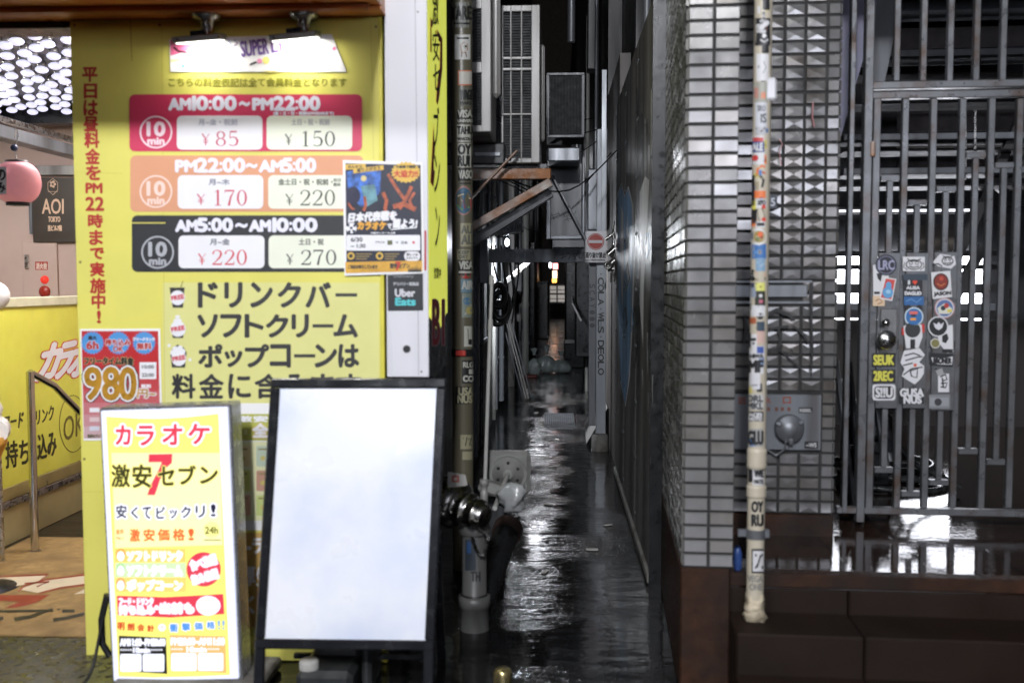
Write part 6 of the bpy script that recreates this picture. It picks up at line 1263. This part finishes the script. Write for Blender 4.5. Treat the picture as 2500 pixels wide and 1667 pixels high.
b = MB(); p0, p1 = at(1434, 170, 9.2), at(1455, -40, 9.2); b.box(p0.x, p1.x, 9.2, 9.4, p0.z, p1.z+.4, m_dark2, .01); b.build('cable_duct', label='dark square cable duct high on the alley right', cat='duct')
# --- portal frame
YF = 8.7; f_ = lambda x, y, Y_=YF: at(x, y, Y_)
t = thing('portal_frame', 'pale steel portal frame with scribbled beam across the alley', 'frame', f_(1462, 1100))
m_portal = mat('portal_paint', (.25, .27, .295), .38, metal=.25, var=.22, scale=5, bump=.06, bscale=40, dirt_or_shade=((.075, .06, .045), .32, 7), streak=True)
p0, p1 = f_(1150, 641), f_(1445, 608); MB().box(p0.x, p1.x, YF-.03, YF+.06, p0.z, p1.z, m_portal, .003).build('beam', t)
q0, q1 = f_(1454, 1056), f_(1481, 640); qt = f_(1474, 172)
MB().box(q0.x, q1.x-.002, YF-.02, YF+.02, q0.z-.02, qt.z-.5, m_portal, .004).build('post', t)
q2 = f_(1437, 1040); MB().box(q2.x, q0.x-.002, YF+.015, YF+.06, q2.z, f_(1440, 600).z, m_greypaint, .003).build('post', t)
u0, u1 = f_(1467, 600), f_(1481, 172); MB().box(u0.x, u1.x, YF-.026, YF-.0205, u0.z, u1.z, m_portal, .002).build('upper_flange', t)
b = MB(); b.lathe([(.074, .0), (.072, .13), (.055, .15), (.03, .155)], (q1.x-.05, YF, 0), m_conc, seg=16); b.build('footing', t)
b = MB(); A = Art(b, (0, YF-.0206, 0), NB); kk = c(30, 32, 36)
for i, ch in enumerate('.COLA.WLS.DEOLO'):
    if ch != '.': A.text(ch, 1459, 662+i*17, 1475, 676+i*17, kk, 1, .7, rot=90)
    else: A.disc(1467, 669+i*17, 1.6, kk, 1)
b.build('tag', t)
b = MB(); A = Art(b, (0, YF+.0146, 0), NB)
for i, ch in enumerate('SCAY...'): A.text(ch, 1441, 692+i*16, 1451, 705+i*16, c(52, 56, 62), 1, .5, rot=90)
b.build('tag', t)
b = MB(); A = Art(b, (0, YF-.0306, 0), NB); kw, kd = c(150, 156, 166), c(60, 62, 62)
A.text('ICEASON', 1236, 614, 1300, 632, kw, 1, .9, skew=-.2)
for pts in ([(1354, 632), (1358, 618)], [(1366, 624), (1376, 618), (1372, 632)], [(1368, 632), (1382, 626)], [(1385, 618), (1394, 620), (1388, 634)], [(1398, 622), (1412, 616), (1402, 634)], [(1405, 618), (1418, 632)], [(1414, 620), (1426, 617), (1418, 632), (1426, 630)]): A.stroke(pts, 1.8, kd, 1 + .01*(pts[0][0] % 37))
b.build('tag', t)
# no-entry sign
s0, s1 = f_(1428, 641, 8.6), f_(1481, 564, 8.6)
b = MB(); b.box(s0.x, s1.x, 8.6, 8.606, s0.z, s1.z, mat('sign_white', (.62, .62, .65), .35, var=.03), .002); A = Art(b, (0, 8.5996, 0), NB); rdn = c(166, 52, 40)
A.disc(1454.5, 590, 20.5, rdn, 1); A.ring(1454.5, 590, 18.6, 1, c(205, 200, 205), 2); A.rect(1437.5, 586.5, 1471, 593.5, c(205, 204, 210), 3)
A.text('通り抜け禁止', 1429.5, 616, 1478.5, 630, c(26, 26, 28), 1, .75); A.text('NO TRESPASSING', 1430, 633, 1477, 637, c(40, 40, 44), 1, .35)
b.build('no_entry_sign', label='white no trespassing sign with red disc on portal post', cat='sign')
# --- small things around the frame
b = MB(); p0, p1 = at(1176, 692, 7.2), at(1190, 576, 7.2); b.box(p0.x-.02, p1.x, 7.2, 7.35, p0.z, p1.z, m_greypaint, .006); b.tube([(p0.x, 7.25, p0.z), (p0.x-.01, 7.25, .2)], .014, m_blackmetal, 8); b.build('meter_box', label='slim grey meter box on wall below rusty bracket', cat='box')
b = MB(); p0, p1 = at(1216, 572, 7.6), at(1276, 516, 7.6); b.slab([at(1216, 520, 7.6), at(1272, 516, 7.6), at(1276, 562, 7.6), at(1222, 574, 7.6)], (0, .3, 0), m_greypaint); A = Art(b, (0, 7.5995, 0), NB); kk = c(26, 28, 30)
for pts in ([(1228, 540), (1232, 562)], [(1226, 552), (1238, 540)], [(1232, 552), (1242, 562)], [(1246, 540), (1248, 560)], [(1250, 562), (1254, 538), (1258, 560), (1260, 536)], [(1268, 538), (1262, 546), (1264, 558), (1270, 552), (1266, 550)]): A.stroke(pts, 2, kk, 1 + .01*(pts[0][0] % 37))
b.build('vent_hood', label='small grey vent hood with scrawled tag under bracket', cat='vent')
for x_ in (1204, 1216): b = MB(); b.bar(at(x_, 548, 7.4), at(x_+8, 578, 7.4), .02, .02, m_pvc, bev=.004); b.build('cable_clip', label='short white cable clip beside tagged vent hood', cat='clip', group='white cable clips')
q = at(1238, 592, 9.6); t = thing('alley_lamp', 'small bright wall lamp above the portal beam', 'lamp', q)
b = MB(); b.ball(q, .026, mat('alley_lamp_glass', (.9, .92, 1), .3, var=0, emit=14, ecol=(.88, .92, 1)), (.8, .8, 1.5)); b.build('bulb', t); b = MB(); b.box(q.x-.1, q.x+.01, 9.58, 9.66, q.z+.04, q.z+.07, m_blackmetal, .004); b.build('bracket', t)
area_lamp('lamp_light', q+V((0, -.05, -.05)), .08, 60, (.9, .94, 1), q+V((.4, .5, -1)), t)
area_lamp('lamp_light', q+V((.02, -.06, -.02)), .06, 9, (.9, .94, 1), q+V((.95, -3, -.3)), t)
# gas valves on the right wall
t = thing('gas_valves', 'cluster of dark valves and pipes beside the no entry sign', 'valve', at(1492, 640, 8.3)); m_vp = mat('valve_metal', (.22, .22, .21), .3, metal=.8, var=.25)
for pts, r in (([(1478, 585), (1500, 568), (1503, 540)], .014), ([(1485, 622), (1503, 606)], .03), ([(1487, 648), (1506, 632)], .03), ([(1484, 658), (1504, 656)], .018), ([(1496, 664), (1496, 690)], .012), ([(1491, 664), (1491, 690)], .006), ([(1502, 570), (1498, 690)], .012)):
    b = MB(); b.tube([at(x, y, 8.2) for x, y in pts], r, m_vp, 12); b.build('pipe', t)
q = at(1484, 648, 8.15); MB().lathe([(.03, 0), (.034, .01), (.034, .03), (.02, .034), (.018, .02), (.001, .02)], q, m_vp, -Y, 16).build('valve_wheel', t)
# cables
rr = random.Random(11)
t = thing('cable_bundle', 'tangle of black cables hanging left of the alley opening', 'cable', (-.6, 9, 1.5))
for k in range(7):
    x_ = 1200+k*9; pts = [at(x_+rr.uniform(-6, 6), 600, 9.2), at(x_+rr.uniform(0, 14), 660, 9.2), at(x_+rr.uniform(4, 30), 720, 9.3), at(x_+rr.uniform(-10, 16), 790, 9.4)]
    MB().tube(smooth([p+V((0, rr.uniform(-.1, .1), 0)) for p in pts]), .009, m_cable, 7).build('cable', t)
for k, (x_, y_, r_) in enumerate(((1216, 722, .10), (1222, 745, .12), (1214, 765, .10))):
    q = at(x_, y_, 8.9); MB().tube([q+V((r_*math.cos(a)*.6, .04*k+.03*math.sin(a), r_*math.sin(a))) for a in [2*math.pi*i/24 for i in range(25)]], .028, m_cable, 10).build('coil', t)
# --- left side beyond the frame
b = MB(); b.bar(at(1234, 690, 9.6), at(1298, 634, 9.6), .05, .09, m_acwhite, up=V((0, 1, 0)), bev=.004); b.build('sloping_brace', label='pale sloping brace under the portal beam', cat='brace')
def downpipe(px_, Y_, r, m, label, z1=4.2):
    q = at(px_, 690, Y_); b = MB(); b.tube([(q.x, Y_, 0), (q.x, Y_, z1)], r, m, 16)
    for z_ in (.5, 1.1, 1.75): b.tube([(q.x, Y_, z_), (q.x, Y_, z_+.05)], r*1.15, m, 16)
    return b.build('downpipe', label=label, cat='pipe')
downpipe(1282, 15.5, .058, m_pvc, 'white plastic downpipe behind the garbage bags')
b = MB(); q = at(1251, 690, 14); b.box(AL, q.x+.03, 14, 14.2, 0, 3.2, m_acwhite, .01); b.build('wall_pilaster', label='pale narrow wall pilaster left of white downpipe', cat='pilaster')
b = MB(); p0, p1 = at(1257, 712, 14.6), at(1274, 645, 14.6); b.box(p0.x, p1.x, 14.6, 14.8, p0.z, p1.z, m_greypaint, .01); b.build('switch_box', label='grey switch box between pilaster and downpipe', cat='box')
b = MB(); p0, p1 = at(1262, 785, 14.7), at(1273, 765, 14.7); b.box(p0.x, p1.x, 14.6, 14.75, p0.z, p1.z, m_acwhite, .01); b.build('small_meter', label='small white meter box low beside downpipe', cat='box')
for i, (xa, ya, xb, yb_, wd) in enumerate(((1234, 776, 1284, 972, .05), (1240, 778, 1290, 912, .09), (1233, 812, 1276, 968, .02), (1246, 780, 1297, 958, .02))):
    q1_ = at(xb, yb_, 12.4 - (0 if i != 1 else -.0)); q0_ = at(xa, ya, 12.4)
    if i == 0: tls = thing('slat_bundle', 'bundle of grey aluminium slats leaning on left alley wall', 'slats', V((q1_.x, 12.4, 0)))
    b = MB(); b.bar(q0_+V((0, i*.04, 0)), V((q1_.x, 12.4+i*.05, 0.02)), .014, wd, m_acwhite if i < 2 else m_galv, up=V((0, 1, 0)), bev=.003); b.build('slat', tls)
m_bag = mat('grey_garbage_bag', (.42, .48, .47), .25, var=.35, scale=9, bump=1.0, bscale=20, spec=.7)
def bag(px_, py_, w_, h_, seed, label, Y_=16.2):
    q = at(px_, py_, Y_); r = random.Random(seed); n, m = 16, 22; vs = []
    for i in range(n+1):
        for j in range(m):
            a = 2*math.pi*j/m; v_ = i/n; rad = w_/2*(math.sin(math.pi*min(v_*1.12+.1, 1)))**.55 if i not in (0,) else .05
            rad *= 1+.10*math.sin(3*a+seed+4*v_)+.06*math.sin(7*a+2*seed)+r.uniform(-.03, .03); vs.append(V((q.x+rad*math.cos(a), Y_+rad*.8*math.sin(a), h_*v_)))
    b = MB(); b.add(vs, [(i*m+j, i*m+(j+1) % m, (i+1)*m+(j+1) % m, (i+1)*m+j) for i in range(n) for j in range(m)], m_bag, True); b.lathe([(.03, 0), (.02, .03), (.05, .07), (.06, .1)], (q.x, Y_, h_-.02), m_bag, seg=10)
    return b.build('garbage_bag', label=label, cat='garbage bag')
bag(1304, 882, .20, .36, 1, 'small pale garbage bag next to white downpipe', 15.6); bag(1334, 872, .34, .36, 2, 'dark rounded garbage bag in middle of three'); bag(1370, 880, .36, .28, 3, 'squat grey garbage bag nearest alley right side')
b = MB(); q = at(1296, 912, 15.4); b.box(q.x-.1, q.x+.1, 15.3, 15.5, 0, .05, mat('red_tray', (.16, .03, .02), .4), .01); b.build('red_tray', label='low red tray at foot of white downpipe', cat='tray')
# --- right side clutter
def dbox(x0, x1, Y_, d, z0, z1, label, name='cabinet', m=m_dark2): b = MB(); b.box(x0, x1, Y_, Y_+d, z0, z1, m, .015); b.box(x0+.03, x1-.03, Y_-.008, Y_-.001, z0+.06, z1-.06, m_blackmetal, .004); return b.build(name, label=label, cat='cabinet')
dbox(.15, .49, 17.2, 1.2, 0, .42, 'low dark cabinet behind the garbage bags'); dbox(.2, .49, 20, 3, 0, 2.3, 'tall dark cabinet on the right beyond the bags'); dbox(.26, .49, 13.0, .8, .5, 2.6, 'dark wall cabinet above leaning bright sheet')
dbox(-.65, -.38, 18, 2, 0, 2.2, 'tall dark cabinet on the left beyond downpipe'); dbox(-.62, -.2, 26, 3, 0, 1.5, 'dark cabinet at the far left of alley')
b = MB(); b.slab([at(1396, 742, 12.5), at(1399, 740, 12.5), at(1421, 782, 12.5), at(1417, 785, 12.5)], (0, .6, .1), m_acwhite); b.build('tilted_sheet', label='bright edged tilted sheet jutting from right cabinets', cat='sheet')
b = MB(); q0_, q1_ = atz(1470, 985), atz(1512, 962); b.slab([V((AR+.0, 8.9, .34)), V((AR+.0, 10.2, .34)), V((.30, 10.3, .01)), V((.28, 9.0, .01))], (.008, 0, .012), m_acwhite); b.build('leaning_board', label='pale wet board leaning at foot of right wall', cat='board')
g = [atz(x, y, .003) for x, y in ((1328, 1040), (1402, 1036), (1398, 1012), (1334, 1014))]
t = thing('drain_grating', 'wet metal drain grating set in alley floor', 'grating', (sum(p.x for p in g)/4, sum(p.y for p in g)/4, 0)); x0_, x1_, y0_, y1_ = min(p.x for p in g), max(p.x for p in g), min(p.y for p in g), max(p.y for p in g)
b = MB(); n = 14
for k in range(n+1): b.bar((x0_+(x1_-x0_)*k/n, y0_, .012), (x0_+(x1_-x0_)*k/n, y1_, .012), .006, .016, m_galv)
for k in range(9): b.bar((x0_, y0_+(y1_-y0_)*k/8, .011), (x1_, y0_+(y1_-y0_)*k/8, .011), .006, .016, m_galv)
b.build('grid', t)
# pipes and conduits along both walls of the far alley
for i, (x_, Y_, r_, m) in enumerate(((.43, 11, .03, m_galv), (.42, 13.5, .025, m_pvc), (.44, 18.5, .05, m_galv), (-.62, 17.2, .04, m_galv), (-.63, 22, .05, m_pvc), (.44, 25, .05, m_galv), (-.62, 30, .06, m_galv))):
    b = MB(); b.tube([(x_, Y_, 0), (x_, Y_, 5)], r_, m, 10); b.build('wall_pipe', label=['grey wall pipe on right nearest portal frame', 'white wall pipe on right before the cabinets', 'grey wall pipe on right behind the bags', 'grey wall pipe on left behind downpipe', 'white wall pipe on left deep in alley', 'grey wall pipe on right deep in alley', 'grey wall pipe on left near far signs'][i], cat='pipe')
# --- lit signs at the far end
MB().box(-6, 6, 50, 50.5, 0, 30, mat('far_facade', (.06, .05, .045), .6, var=.3)).build('far_building', label='dim building closing the far end of alley', cat='building')
def fsign(x0, x1, y0, y1, Y_, m, label):
    p0, p1 = at(x0, y1, Y_), at(x1, y0, Y_); b = MB(); b.box(p0.x, p1.x, Y_, Y_+.15, p0.z, p1.z, m, .01); return b.build('lit_sign', label=label, cat='lit sign')
fsign(1350, 1362, 643, 657, 38, mat('far_red_sign', (.8, .2, .2), .4, var=0, emit=4, ecol=(1, .35, .36)), 'small glowing pink red sign at far end')
fsign(1349, 1360, 661, 679, 40, mat('far_warm_sign', (.8, .5, .3), .4, var=.3, scale=3, emit=3.4, ecol=(1, .72, .48)), 'glowing warm white sign at far end')
fsign(1348, 1359, 680, 690, 40.5, mat('far_orange_sign', (.8, .3, .05), .4, var=0, emit=4, ecol=(1, .42, .08)), 'glowing orange sign at far end')
fsign(1341, 1346, 640, 654, 36, mat('far_white_sign', (.9, .9, 1), .4, var=0, emit=10, ecol=(.9, .92, 1)), 'tiny white glowing sign at far end')
t = thing('far_glow_panel', 'added pale window low at the far alley end', 'lightbox', at(1366, 738, 43))  # added glowing panel, gives the far wet floor a pale reflection
m_fw = mat('far_panel_glow', (.8, .8, .9), .5, var=.5, scale=2.2, emit=.3, ecol=(.95, .88, .8))
p0, p1 = at(1343, 741, 43), at(1388, 696, 43); MB().box(p0.x, p1.x, 43.02, 43.1, max(p0.z, .01), p1.z, m_fw).build('pane', t)
b = MB()
for k in range(5): z_ = max(p0.z, .05)+k*.19; b.box(p0.x-.02, p1.x+.02, 43.0, 43.018, z_, z_+(.03 if k % 2 else .07), m_blackmetal)
b.box(p0.x+.27, p0.x+.33, 42.98, 42.999, max(p0.z, .01), p1.z, m_blackmetal); b.build('front_slats', t)
m_hs = mat('high_white_glow', (.9, .92, 1), .4, var=0, emit=1.35, ecol=(.92, .92, 1))
MB().box(-.30, .0, 37, 37.2, 3.6, 5.4, m_hs, .02).build('hidden_glow_panel', label='added white glow panel hidden high above the far alley', cat='lit sign')  # added glowing panel out of sight behind the duct, reflects in wet floor
t = thing('assumed_floodlight', 'assumed bright floodlight high on the left alley wall', 'lamp', (-.55, 27, 4.7))  # assumed lamp out of sight, gives the streak on the wet floor
MB().box(-.66, -.42, 27, 27.12, 4.45, 5.0, m_hs, .02).build('lens', t); MB().box(-.67, -.41, 27.125, 27.25, 4.43, 5.02, m_blackmetal, .01).build('case', t)
area_lamp('assumed_flood_light', (-.5, 26.95, 4.7), .4, 22, (.92, .94, 1), (.0, 15, 0), t)

# --- more pipes and wires
rr = random.Random(21)
t = thing('conduit_rack', 'group of thin grey conduits fixed to left alley wall', 'conduits', (-.62, 9, .3))
for i, Y_ in enumerate((7.6, 7.75, 8.1, 8.35, 9.3, 9.9, 10.7, 11.5)):
    x_ = AL+.03+.01*(i % 3); r_ = (.012, .02, .015, .028, .016, .022, .014, .03)[i]
    b = MB(); b.tube([(x_, Y_, .1), (x_, Y_, 1.2), (x_+.0, Y_+.02, 3.6)], r_, (m_galv, m_greypaint, m_pvc)[i % 3], 9); b.build('conduit', t)
    for z_ in (.6, 1.5, 2.3): b = MB(); b.box(AL+.001, x_+r_+.004, Y_-.012, Y_+.012, z_, z_+.02, m_galv); b.build('clip', t)
for i in range(9):
    Y0 = 6.8+i*.9; z0_ = 2.5+rr.uniform(-.3, 1.2); x0_, x1_ = AL+.02, AR+.04
    b = MB(); b.tube(smooth([V((x0_, Y0, z0_)), V((x0_+.3, Y0+.3, z0_-.10-rr.uniform(0, .2))), V((.1, Y0+.8, z0_-.12-rr.uniform(0, .25))), V((x1_, Y0+1.2, z0_+rr.uniform(-.2, .4)))]), .006, m_cable, 6)
    b.build('overhead_wire', label='black wire sagging across the alley between both walls', cat='wire', group='wires sagging across the alley')
t = thing('corrugated_panel', 'dark corrugated panel low on the left alley wall', 'panel', (AL+.02, 8.6, 0))
b = MB()
for k in range(26): y = 7.7+k*.075; b.bar((AL+.012, y, .02), (AL+.012, y, .93), .03, .022, m_dark2, up=V((1, 0, 0)), bev=.006)
b.build('sheet', t); b = MB(); b.bar((AL+.03, 7.7, .95), (AL+.03, 9.7, .95), .03, .03, m_galv, bev=.004); b.build('top_rail', t)
rr = random.Random(33)
m_lit_ = mat('wet_litter', (.35, .34, .32), .4, var=.3)
for k in range(16):
    x_ = rr.uniform(-.5, .4); y_ = rr.uniform(4.6, 12); s_ = rr.uniform(.012, .035); a_ = rr.uniform(0, 6)
    b = MB(); M = Matrix.Rotation(a_, 3, 'Z'); b.obb((x_, y_, .005), (s_, s_*rr.uniform(.3, .8), .003), M @ Matrix.Rotation(rr.uniform(-.1, .1), 3, 'X'), m_lit_, .002)
    b.build('litter_scrap', label='small pale scrap of litter on the wet alley floor', cat='litter', group='litter scraps on the alley floor')
